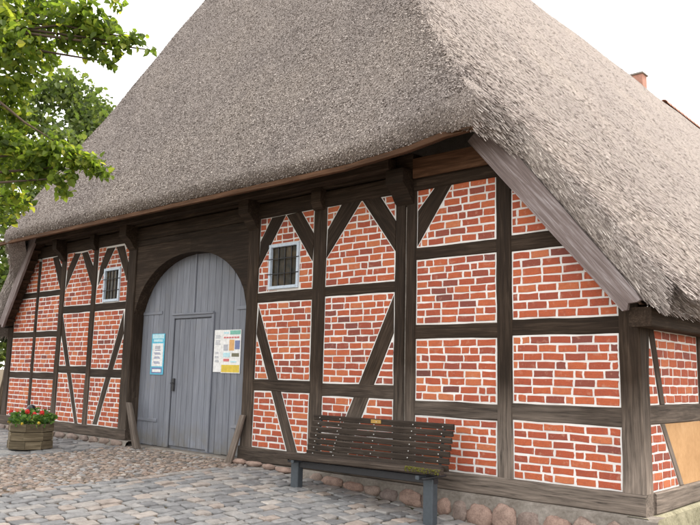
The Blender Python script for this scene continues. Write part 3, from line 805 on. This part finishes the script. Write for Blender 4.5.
for i in range(n):
    for k in range(3): a = 4*i+k; fs.append((a+4, a+5, a+1, a))
mb.add(vs, fs); mb.build('side_plinth', M['cement_moss'], house)

# ------------------------------------------------------------------ thatched roof
XR, ZR = -.1, 11.29
def smin(arrs, k=.16):
    m = np.min(np.stack(arrs), 0); return m-k*np.log(sum(np.exp(-(a-m)/k) for a in arrs))
def rise(x): return .24*sstep(3.7, 5.3, x)
def yb(x): return -.70+.43*sstep(5.15, 5.75, x)+.43*sstep(-4.85, -5.5, x)*(np.asarray(x) < 0)
def roof_z(x, y):
    x = np.asarray(x, float); y = np.asarray(y, float)
    dr = 7.12-x; dl = x+6.35
    zr = 1.82+1.163*dr+.0206*dr*np.abs(dr); zl = 1.82+1.28*dl+.0377*dl*np.abs(dl)
    d = y+.70; zf = 3.55+rise(x)+2.4*d-.6*(1-np.exp(-np.maximum(d, -.3)/1.5))
    z = smin([zr, zl, zf], .2)
    und = .035*np.sin(x*1.7+.4*y)*np.cos(y*1.1+.6*z)+.02*np.sin(x*4.1+1.0)*np.sin(z*3.3)
    return z+und
xs = np.concatenate([np.linspace(-6.45, -4.3, 28), np.linspace(-4.2, 4.2, 60), np.linspace(4.3, 7.05, 40)])
tt = np.concatenate([np.linspace(0, 4.2, 66), np.linspace(4.4, 10, 30), np.linspace(10.5, 27, 30)])
nx, nt_ = len(xs), len(tt)
X = np.repeat(xs[None], nt_, 0); Y = yb(xs)[None]+tt[:, None]; Z = roof_z(X, Y)
mb = MB(); V = np.stack([X, Y, Z], -1).reshape(-1, 3)
mb.add(V.tolist(), [(j*nx+i, j*nx+i+1, (j+1)*nx+i+1, (j+1)*nx+i) for j in range(nt_-1) for i in range(nx-1)], None, .4, smooth=True)
# rounded lip all round the edge
loop = [(j, 0) for j in range(nt_-1, 0, -1)]+[(0, i) for i in range(nx)]+[(j, nx-1) for j in range(1, nt_)]
LP = np.array([[X[a], Y[a], Z[a]] for a in loop]); nl = len(LP)
tan = np.gradient(LP[:, :2], axis=0); tan /= np.linalg.norm(tan, axis=1)[:, None]+1e-9
out = np.stack([tan[:, 1], -tan[:, 0]], 1)
def vline(x):
    zr = 1.585+1.262*(6.91-x); zl = 1.83+1.48*(x+5.95); return np.minimum(np.minimum(zr, zl), 3.325+rise(x)*.42)
Bz = vline(LP[:, 0])
isfront = np.array([a[0] == 0 for a in loop]); side = ~isfront
Bz[side] = np.where(LP[side, 0] > 0, 1.60, LP[side, 2]-.30)
Bz = np.maximum(np.minimum(Bz, LP[:, 2]-.2), 1.585)
ker = np.ones(5)/5; Bz2 = np.convolve(np.pad(Bz, 2, 'edge'), ker, 'valid'); Bz = Bz2
inw = np.where(isfront, .07, .10)
Bp = np.column_stack([LP[:, 0]-out[:, 0]*inw, LP[:, 1]-out[:, 1]*inw, Bz])
Bi = np.column_stack([LP[:, 0]-out[:, 0]*.34, LP[:, 1]-out[:, 1]*.34, Bz+.16])
def lip(f):     # f: 0 top edge .. 1 bottom edge
    bul = .05*math.sin(math.pi*f)*1.0
    q = LP*(1-f)+Bp*f; q[:, 0] += out[:, 0]*bul; q[:, 1] += out[:, 1]*bul; return q
rows = [lip(f) for f in (0, .25, .5, .75, 1)]+[Bi]
LV = np.concatenate(rows)
mb.add(LV.tolist(), [((k+1)*nl+i, (k+1)*nl+i+1, k*nl+i+1, k*nl+i) for k in range(len(rows)-1) for i in range(nl-1)], None, .4, smooth=True)
roof = mb.build('thatched_roof', M['thatch'], house)
# reed stalks: real geometry over every slope that faces the yard
def reeds(n_try):
    # candidates uniform in plan for the front slope, denser near the viewer
    n1 = int(n_try*.6); n2 = n_try-n1
    fx = rng.uniform(-6.4, 6.6, n1); fy = -.70+rng.beta(1.0, 1.5, n1)*3.9
    rx = rng.uniform(-.1, 7.22, n2); ry = -.42+(rng.random(n2)**1.8)*26
    x = np.concatenate([fx, rx]); y = np.concatenate([fy, ry])
    ok = y > yb(x); x, y = x[ok], y[ok]
    e = .02; z = roof_z(x, y); gx = (roof_z(x+e, y)-z)/e; gy = (roof_z(x, y+e)-z)/e
    P = np.stack([x, y, z], 1); nrm = np.stack([-gx, -gy, np.ones_like(gx)], 1); ln = np.linalg.norm(nrm, axis=1); nrm /= ln[:, None]
    v = P-CAM; dist = np.linalg.norm(v, axis=1); facing = -(nrm*v).sum(1)/dist
    first = np.concatenate([np.ones(n1, bool), np.zeros(n2, bool)])[ok]
    fro = nrm[:, 1] < -.55
    keep = (first == fro) & (rng.random(len(x)) < np.clip(ln*.42*(10/dist)**1.1, 0, 1)) & (facing > -.05)
    P, nrm, gx, gy = P[keep], nrm[keep], gx[keep], gy[keep]
    dn = np.stack([-gx, -gy, -(gx*gx+gy*gy)], 1); dn /= np.linalg.norm(dn, axis=1)[:, None]
    return P, nrm, dn
def reed_quads(P, nrm, dn, lmin, lmax, wmin, wmax, lift0, lift1, spread):
    n = len(P); side_ = np.cross(nrm, dn); a = rng.normal(0, spread, n)
    d = dn*np.cos(a)[:, None]+side_*np.sin(a)[:, None]
    el = rng.uniform(lift0, lift1, n); d2 = d*np.cos(el)[:, None]+nrm*np.sin(el)[:, None]
    L = rng.uniform(lmin, lmax, n)[:, None]; w = rng.uniform(wmin, wmax, n)[:, None]
    tw = rng.uniform(-.9, .9, n); s = np.cross(nrm, d); s = s*np.cos(tw)[:, None]+nrm*np.sin(tw)[:, None]
    b = P-nrm*.004; t = b+d2*L
    return np.stack([b-s*w*.5, t-s*w*.5, t+s*w*.5, b+s*w*.5], 1)
Pq, nq, dq = reeds(900000)
frontish = nq[:, 1] < -.55
Q = np.concatenate([reed_quads(Pq[frontish], nq[frontish], dq[frontish], .012, .032, .006, .011, .1, .6, .5),
                    reed_quads(Pq[~frontish], nq[~frontish], dq[~frontish], .03, .10, .004, .0085, .02, .16, .11)])
# lip reeds
m = 46000; sg_ = np.linalg.norm(np.diff(LP, axis=0), axis=1)/np.linalg.norm(LP[:-1]-CAM, axis=1)**1.3; ii = rng.choice(nl-1, m, p=sg_/sg_.sum()); fr_ = rng.random(m); ff = rng.random(m)
near = LP[ii, 1] < 8; ii, fr_, ff = ii[near], fr_[near], ff[near]; m = len(ii)
A0 = LP[ii]*(1-fr_)[:, None]+LP[ii+1]*fr_[:, None]; B0 = Bp[ii]*(1-fr_)[:, None]+Bp[ii+1]*fr_[:, None]
o3 = np.column_stack([out[ii], np.zeros(m)]); C0 = A0*(1-ff)[:, None]+B0*ff[:, None]+o3*(.05*np.sin(np.pi*ff))[:, None]
# fall line of the slope just above the edge: reeds at the gable verges lie along the slope
ex, ey = C0[:, 0], np.maximum(A0[:, 1], yb(A0[:, 0]))+.05
g1 = (roof_z(ex+.02, ey+.25)-roof_z(ex, ey+.25))/.02; g2 = (roof_z(ex, ey+.27)-roof_z(ex, ey+.25))/.02
dnl = np.stack([-g1, -g2, -(g1*g1+g2*g2)], 1); dnl /= np.linalg.norm(dnl, axis=1)[:, None]
on = o3*.9+np.array([0, 0, .1]); on /= np.linalg.norm(on, axis=1)[:, None]
isv = (np.abs(out[ii, 1]) < .8) | (C0[:, 0] > 5.5) | (C0[:, 0] < -5.2)
Q = np.concatenate([Q, reed_quads(C0[isv], on[isv], dnl[isv], .04, .12, .004, .009, .0, .1, .08), reed_quads(C0[~isv], on[~isv], dnl[~isv], .008, .022, .006, .011, .0, .5, .6)])
rr = np.clip(rng.beta(1.5, 1.7, len(Q)), 0, 1); nf_ = int(frontish.sum()); rr[nf_:len(Pq)] = np.clip(rng.beta(1.5, 3.0, len(Pq)-nf_), 0, 1)
obj('reed_stalks', np_mesh('reed_stalks', Q, 4, M['reed'], rr), roof, 'stuff')
# chimney and red ridge tiles far along the ridge
zr = float(roof_z(-.1, 18))
mb = MB(); box_into(mb, (-.30, 18.1, zr-1.0), (.10, 18.5, zr+.26), .01); ch = mb.build('chimney', M['tile'], roof)
box('chimney_cap', (-.34, 18.06, zr+.262), (.14, 18.54, zr+.32), M['cement'], ch, .015)
tm = None
for k in range(14):
    y0 = 20.6+k*.42
    if tm is None:
        mbt = MB(); vs = []
        for yy, r in ((0, .17), (.43, .15)):
            for i in range(7): a = math.pi*i/6; vs.append((math.cos(a)*r, yy, math.sin(a)*r)); vs.append((math.cos(a)*(r-.02), yy, math.sin(a)*(r-.02)))
        fs = []
        for i in range(6): a = 2*i; fs += [(a, a+2, a+16, a+14), (a+1, a+15, a+17, a+3), (a, a+1, a+3, a+2), (a+14, a+16, a+17, a+15)]
        mbt.add(vs, fs); tm = mbt.mesh('ridge_tile', M['tile'])
    t = obj('ridge_tile', tm, roof); t.location = (-.1, y0, zr-.06)

# ------------------------------------------------------------------ notices on the gate
def notice(name, px, label, cells, y=GY-.03, mat='paper'):
    w = vl2 = [hitY(p, y) for p in px]
    x0 = (w[0][0]+w[3][0])/2; x1 = (w[1][0]+w[2][0])/2; z1 = (w[0][2]+w[1][2])/2; z0 = (w[2][2]+w[3][2])/2
    mb = MB(); box_into(mb, (x0, y, z0), (x1, y+.006, z1)); o = mb.build(name, M[mat]); tag(o, label, 'notice', 'notices pinned to the gate')
    i_ = 0
    for (a, b, c, d, m) in cells:
        i_ += 1; box('print_block', (x0+(x1-x0)*a, y-.0012-.0003*i_, z0+(z1-z0)*b), (x0+(x1-x0)*c, y+.001, z0+(z1-z0)*d), M[m], o)
    return o
lines = lambda zs, a, b, m: [(a+random.uniform(0, .08), z, b-random.uniform(0, .15), z+.016, m) for z in zs]
notice('notice_board', [(152, 334), (164.8, 333.4), (163, 374.5), (150.3, 374.5)], 'tall cyan and white notice on the left gate leaf', 
       [(.06, .88, .94, .985, 'lightblue'), (.15, .8, .85, .86, 'lightblue'), (.08, .2, .92, .76, 'paper'), (.1, .03, .9, .17, 'navy'), (.16, .06, .84, .13, 'paper')]
       +[(.3, .62, .7, .70, 'greyprint')]+lines((.585, .52, .49, .42, .39, .30, .27), .22, .8, 'navy'), y=GY-.012, mat='cyan')
notice('paper_notice', [(214.8, 330), (222.2, 330), (220.8, 372), (213, 372)], 'narrow plain white sheet beside the colourful poster on the gate',
       lines((.86, .83, .80, .74, .71, .68, .65), .15, .85, 'greyprint')+lines((.46, .43, .36, .33, .27, .24), .15, .75, 'greyprint'), y=GY-.014)
notice('event_poster', [(222.3, 330), (241.2, 329.5), (239.8, 373.5), (220.9, 373)], 'white poster with green corner, orange picture and yellow foot on the gate',
       [(.42, .89, .97, .985, 'green_print'), (.08, .91, .36, .95, 'lightblue'), (.4, .52, .66, .77, 'orange_print'), (.1, .52, .33, .66, 'greyprint'), (.7, .55, .95, .75, 'navy'), (.03, .02, .97, .19, 'yellow_print'),
        (.55, .38, .93, .46, 'brown_print'), (.12, .27, .42, .33, 'red_print'), (.5, .245, .8, .28, 'lightblue'), (.1, .37, .45, .47, 'lightblue')]+[(.1+.14*k, .805, .2+.14*k, .84, 'red_print') for k in range(6)], y=GY-.012)

# ------------------------------------------------------------------ bench
bx = tag(empty('bench', (3.93, -.5, float(gz(3.93, -.5)))), 'dark slatted wooden bench with blue-grey steel legs in front of the brick wall', 'bench')
BO = Vector(bx.location)
def bl(v): return (v[0]-BO.x, v[1]-BO.y, v[2]-BO.z)
def bbeam(name, p0, p1, hw, hd, mat, par=bx, **k): return beam(name, bl(p0), bl(p1), hw, hd, mat, par, **k)
SX0, SX1, BX0, BX1 = 2.78, 5.08, 2.955, 4.925
def seatz(x): return .045+(x-SX0)/(SX1-SX0)*.04
for k in range(6):                                    # seat slats
    y = -.685+.066*k; th = .022 if k == 0 else .017; dz = (-.012 if k == 0 else .004*(abs(k-3)-3)*.8)
    hw = .032 if k == 0 else .027
    x0, x1 = SX0+.032*k, SX1-.044*k
    sl_ = bbeam('seat_slat', (x0, y, seatz(x0)+dz), (x1, y, seatz(x1)+dz), (0, hw, 0), (0, 0, th), M['bench'], ch=.008, jit=.001, seglen=.5)
    if k == 0:
        mm = MB()
        for q in range(420):
            c = Vector(bl((random.uniform(4.66, 5.07), -.706+random.uniform(-.016, .03), seatz(4.9)-.006+random.uniform(-.022, .018)))); r = random.uniform(.005, .012)
            vs = [c+Vector(d)*r*random.uniform(.6, 1.2) for d in ((1, 0, 0), (0, 1, 0), (-1, 0, 0), (0, -1, 0), (0, 0, 1.2), (0, 0, -1))]
            mm.add(vs, [(0, 1, 4), (1, 2, 4), (2, 3, 4), (3, 0, 4), (1, 0, 5), (2, 1, 5), (3, 2, 5), (0, 3, 5)])
        mm.build('moss', M['moss'], sl_, 'stuff')
for k in range(-1, 6):                                # back slats
    z = .135+.0665*k; y = -.345+.014*k+.0008*k*k
    x0, x1 = BX0, BX1
    s = bbeam('back_slat', (x0, y, z), (x1, y, z+.004), (0, -.005, .0288), (0, -.014, -.002), M['bench'], ch=.006, jit=.001, seglen=.5)
    if k == 5:
        xx = xz((377, 423), y)[0]
        box('brass_plaque', bl((xx-.07, y-.021, z-.016)), bl((xx+.07, y-.0145, z+.022)), M['brass'], s)
    for xx in (3.06, 3.38, 3.92, 4.42, 4.80):
        mbb = MB(); c = Vector(bl((xx, y-.016, z)))
        tube_into(mbb, [c, c+Vector((0, -.006, 0))], [.008, .006], 6); mbb.build('bolt', M['bolt'], s)
for xx in (3.06, 4.80):                               # back stays
    tube('back_stay', [bl(v) for v in ((xx, -.5, -.03), (xx, -.36, -.01), (xx, -.318, .09), (xx, -.24, .47))], [.017]*4, M['steel'], bx, 6)
    bbeam('seat_bearer', (xx, -.70, .0), (xx, -.33, .0), (.022, 0, 0), (0, 0, .018), M['steel'])
for xx in (2.99, 4.85):                               # box-section legs
    g = float(gz(xx, -.55))
    bbeam('leg', (xx, -.55, g-.03), (xx, -.55, -.015), (.058, 0, 0), (0, .045, 0), M['steel'], ch=.008, jit=0)
bbeam('crossbeam', (2.93, -.54, -.045), (4.91, -.54, -.025), (0, .035, 0), (0, 0, .036), M['iron'], ch=.006, jit=0, seglen=.6)
for x0, x1 in ((2.90, 3.06), (4.80, 4.96)):
    tube('end_bracket', [bl(v) for v in ((x1 if x0 < 4 else x0, -.66, -.01), ((x0+x1)/2, -.68, -.005), (x0 if x0 < 4 else x1, -.60, .02), (x0 if x0 < 4 else x1, -.45, .02))], [.013]*4, M['iron'], bx, 6)

# ------------------------------------------------------------------ leaves
def leaves_mesh(name, C, size, mat, rnd, flat=.5, droop=.4):
    """folded leaves: two quads hinged on a midrib"""
    n = len(C); nrm = rng.normal(0, 1, (n, 3)); nrm[:, 2] = np.abs(nrm[:, 2])*flat*2+.15; nrm /= np.linalg.norm(nrm, axis=1)[:, None]
    d = rng.normal(0, 1, (n, 3)); d[:, 2] -= droop*1.5; d -= nrm*(d*nrm).sum(1)[:, None]; d /= np.linalg.norm(d, axis=1)[:, None]
    s = np.cross(nrm, d); L = (size*rng.uniform(.65, 1.25, n))[:, None]; w = L*rng.uniform(.36, .48, n)[:, None]; fold = nrm*w*rng.uniform(.15, .5, n)[:, None]
    b = C; t = C+d*L-nrm*L*.12; m1 = C+d*L*.3; m2 = C+d*L*.68
    A = np.stack([b, m1+s*w+fold, m2+s*w*.75+fold*.7, t], 1); B = np.stack([t, m2-s*w*.75+fold*.7, m1-s*w+fold, b], 1)
    V = np.concatenate([A, B]); return np_mesh(name, V, 4, mat, np.concatenate([rnd, rnd]))
def clump_points(c, r, n, k=1.0):
    v = rng.normal(0, 1, (n, 3)); v /= np.linalg.norm(v, axis=1)[:, None]; rad = rng.random(n)**.5
    return np.asarray(c)+v*rad[:, None]*np.asarray(r)
# lime tree at the left, its branches hanging into the view
lt = np.array([-.7, -6.2]); lz = float(gz(*lt))
tree = tag(empty('linden_tree', (lt[0], lt[1], lz)), 'leafy lime tree whose branches hang in at the top left', 'tree')
TO = np.array([lt[0], lt[1], lz]); loc = lambda p: tuple(np.asarray(p)-TO)
trk = [(lt[0], lt[1], lz-.1), (lt[0]+.02, lt[1]+.03, lz+1.2), (lt[0]-.05, lt[1]+.1, lz+2.6), (lt[0]+.05, lt[1]+.1, lz+4.4), (lt[0], lt[1]+.2, lz+6.8)]
tube('trunk', [loc(p) for p in trk], [.27, .2, .18, .13, .05], M['bark'], tree, 12)
clumps = []      # px, py, dist, radius_px, leaves
for (a, b, d, r, n) in ((4, 12, 8.6, 24, 150), (30, 6, 8.9, 20, 95), (12, 48, 8.3, 24, 150), (36, 40, 8.8, 20, 105), (60, 18, 8.6, 18, 80), (84, 12, 8.4, 17, 80), (70, 40, 8.5, 15, 70), (102, 28, 8.3, 16, 75),
                        (120, 42, 8.2, 13, 45), (136, 38, 8.15, 9, 20), (108, 62, 8.2, 9, 18), (92, 48, 8.3, 13, 45), (52, 2, 9, 16, 50), (8, 82, 8.4, 20, 100), (30, 70, 8.7, 16, 60), (14, 108, 8.5, 16, 55),
                        (6, 140, 8.2, 18, 85), (30, 152, 8.1, 18, 95), (54, 150, 8.0, 15, 75), (74, 160, 7.95, 14, 60), (92, 164, 7.9, 12, 42), (104, 173, 7.85, 7, 14), (62, 178, 7.9, 11, 30), (36, 172, 8.1, 15, 60), (12, 172, 8.3, 16, 60), (64, 192, 7.9, 6, 9),
                        (10, 196, 8.6, 13, 40), (-4, 30, 8.4, 20, 80), (-4, 110, 8.6, 18, 70), (-2, 160, 8.5, 16, 60), (44, 168, 8.2, 12, 40), (20, 90, 8.9, 14, 45), (150, 50, 8.1, 4, 5), (2, 212, 8.8, 14, 40), (24, 205, 8.7, 9, 18), (46, 60, 8.9, 13, 40), (84, 30, 8.5, 14, 50), (118, 2, 8.4, 9, 14), (20, 126, 8.6, 10, 26)):
    clumps.append((at((a, b), d), r*d/F_PX*1.0, n))
for k in range(46):      # the rest of the crown, left of and above the picture
    ang = rng.uniform(0, 2*math.pi); rad = rng.uniform(.4, 2.7); p = np.array([lt[0]+math.cos(ang)*rad, lt[1]+math.sin(ang)*rad*.9, lz+rng.uniform(3.0, 7.6)])
    q = proj(p)
    if -25 < q[0] < 730 and q[1] > -30: continue
    clumps.append((p, rng.uniform(.3, .55), 90))
C = []; brn = []
for i, (c, r, n) in enumerate(clumps):
    C.append(clump_points(c, (r*1.05, r*1.05, r*.9), int(n*2.0)))
    base = np.array(trk[2 if c[2] < 4 else 3])+np.array([0, 0, min(1.0, max(-.4, (c[2]-lz-4.2)*.4))]); mid = base*.45+np.asarray(c)*.55+np.array([0, 0, .25])
    brn.append((base, mid, np.asarray(c)))
for base, mid, c in brn[::2]:
    tube('branch', [loc(base), loc(base*.6+mid*.4+np.array([0, 0, .08])), loc(mid), loc(mid*.4+c*.6), loc(c)], [.05, .035, .022, .014, .006], M['bark'], tree, 6)
for pts in ([(-8, 96, 8.3), (6, 107, 8.25), (24, 122, 8.15), (40, 132, 8.05), (62, 146, 8.0), (90, 160, 7.9)], [(-10, 60, 8.6), (20, 30, 8.6), (60, 25, 8.5), (100, 33, 8.3), (136, 38, 8.15), (150, 49, 8.1)]):
    w = [loc(at(p[:2], p[2])) for p in pts]; tube('twig', w, [.016, .014, .012, .009, .006, .003], M['bark'], tree, 6)
C = np.concatenate(C); rn = np.clip(rng.beta(1.7, 1.7, len(C))+rng.normal(0, .05, len(C)), 0, 1)
obj('crown', leaves_mesh('crown', C-TO, .076, M['linden'], rn), tree)
# trees behind the house at the left
def far_tree(name, label, pos, h, rx, nc, leaf, mat, seed, low=.25, n=150):
    global rng
    keep = rng; rng = np.random.default_rng(seed); g = float(gz(*pos)); o = np.array([pos[0], pos[1], g])
    t = tag(empty(name, tuple(o)), label, 'tree', None)
    tube('trunk', [(0, 0, -.2), (.1, .05, h*.3), (-.05, .1, h*.6), (.05, 0, h*.92)], [.28, .2, .12, .03], M['bark'], t, 10)
    pts = []
    for k in range(nc):
        u = rng.uniform(low, 1); a = rng.uniform(0, 2*math.pi); prof = math.sin(math.pi*min(1, (u-low*.6)/(1-low*.6)*.92+.05))**.7
        rr_ = rx*prof*rng.uniform(.45, 1.0); c = np.array([math.cos(a)*rr_, math.sin(a)*rr_, u*h]); s = rx*rng.uniform(.14, .26)
        pts.append(clump_points(c, (s, s, s*.8), n))
        if k % 3 == 0: tube('branch', [(0, .03, c[2]*.72), tuple(c*np.array([.5, .5, .9])), tuple(c)], [.07, .04, .012], M['bark'], t, 5)
    P_ = np.concatenate(pts); obj('crown', leaves_mesh('crown', P_, leaf, mat, np.clip(rng.beta(1.6, 1.8, len(P_)), 0, 1)), t); rng = keep
p1 = at((52, 330), 27); p2 = at((-20, 330), 22); p3 = at((2, 360), 17.5)
far_tree('broadleaf_tree', 'green broadleaf tree rising behind the left slope of the thatched roof', (p1[0], p1[1]), 10.6, 3.9, 70, .19, M['farleaf'], 5, n=190)
far_tree('broadleaf_tree', 'darker tree at the left edge behind the lime branches', (p2[0], p2[1]), 7.4, 2.3, 34, .16, M['farleaf'], 8, .12, n=170)
far_tree('broadleaf_tree', 'low dark leafy tree beside the far left corner of the house', (p3[0]-1.0, p3[1]+.6), 3.0, .95, 16, .1, M['shrub'], 9, .05, n=150)

# ------------------------------------------------------------------ planter with geraniums and a black ball
pc = hitZ((29.5, 449.3), -.245); pg = float(gz(pc[0], pc[1]))
pl = tag(empty('planter', (pc[0], pc[1], pg)), 'eight-sided weathered wooden planter tub on the paving near the house wall', 'planter')
RO, NB = .30, 8
for j in range(3):
    for k in range(NB):
        a0 = 2*math.pi*(k+.1)/NB; a1 = 2*math.pi*(k+1.1)/NB
        p0 = Vector((math.cos(a0)*RO, math.sin(a0)*RO, .075+.125*j)); p1_ = Vector((math.cos(a1)*RO, math.sin(a1)*RO, .075+.125*j))
        d = (p1_-p0).normalized(); nn = Vector((d.y, -d.x, 0)); e = d*(.0 if (j+k) % 2 else .02)
        beam('board', p0-e, p1_+e, (0, 0, .059), nn*.02, M['planter'], pl, ch=.006, jit=.002)
mb = MB(); ring = [(math.cos(2*math.pi*(k+.1)/NB)*RO*.93, math.sin(2*math.pi*(k+.1)/NB)*RO*.93, .37) for k in range(NB)]
mb.add(ring, [tuple(range(NB))]); mb.build('soil', M['earth'], pl)
gp = tag(empty('geranium_plant', (pc[0], pc[1], pg+.37)), 'bushy red geranium plant filling the wooden planter', 'flowering plant')
n = 420; ang = rng.uniform(0, 2*math.pi, n); rad = .33*np.sqrt(rng.random(n)); zz = .02+rng.random(n)*.2*(1-(rad/.45)**2)+rng.normal(0, .02, n)
obj('foliage', leaves_mesh('foliage', np.stack([np.cos(ang)*rad, np.sin(ang)*rad, zz], 1), .07, M['geranium'], rng.random(n)), gp)
def flower(c, r, mat, stem=True):
    mb = MB()
    for q in range(26):
        v = Vector((random.gauss(0, 1), random.gauss(0, 1), random.gauss(.4, 1))).normalized(); p = Vector(c)+v*r*random.uniform(.7, 1); u = v.orthogonal().normalized(); w = v.cross(u); s = r*.5
        mb.add([p+u*s, p+w*s*.9+v*s*.3, p-u*s, p-w*s*.9+v*s*.2], [(0, 1, 2, 3)])
    f = mb.build('flower', mat, gp)
    tube('stem', [(c[0]*.7, c[1]*.7, .05), (c[0], c[1], c[2]-r*.5)], [.006, .005], M['geranium'], f, 5)
for (a, b) in ((11, 412), (16.5, 413.5), (25, 413.5), (27.5, 411.5), (34.5, 414.5), (42, 413), (31, 417.5)):
    h = hitY((a, b), pc[1]-.12+random.uniform(-.08, .08)); flower((h[0]-pc[0], h[1]-pc[1], h[2]-pg-.37), .034, M['petal'])
for (a, b) in ((9, 422), (39, 423), (22, 424)):
    h = hitY((a, b), pc[1]-.3); flower((h[0]-pc[0], h[1]-pc[1], h[2]-pg-.37), .02, M['yellow_petal'])
h = hitY((31.2, 410), pc[1]+.08)
mb = MB(); vs, fs = [], []; prof = [(0, .085), (.045, .07), (.072, .03), (.078, -.01), (.066, -.05), (.04, -.075), (.024, -.09), (.022, -.3)]
for (r, z) in prof:
    for k in range(14): a = 2*math.pi*k/14; vs.append((r*math.cos(a), r*math.sin(a), z+.3))
for j in range(len(prof)-1):
    for k in range(14): b = (k+1) % 14; fs.append((j*14+k, (j+1)*14+k, (j+1)*14+b, j*14+b))
mb.add(vs, fs, smooth=True); bo = mb.build('garden_ball', M['black']); bo.location = (h[0], h[1], h[2]-.3)
tag(bo, 'small shiny black ball on a stick among the red flowers', 'ornament')
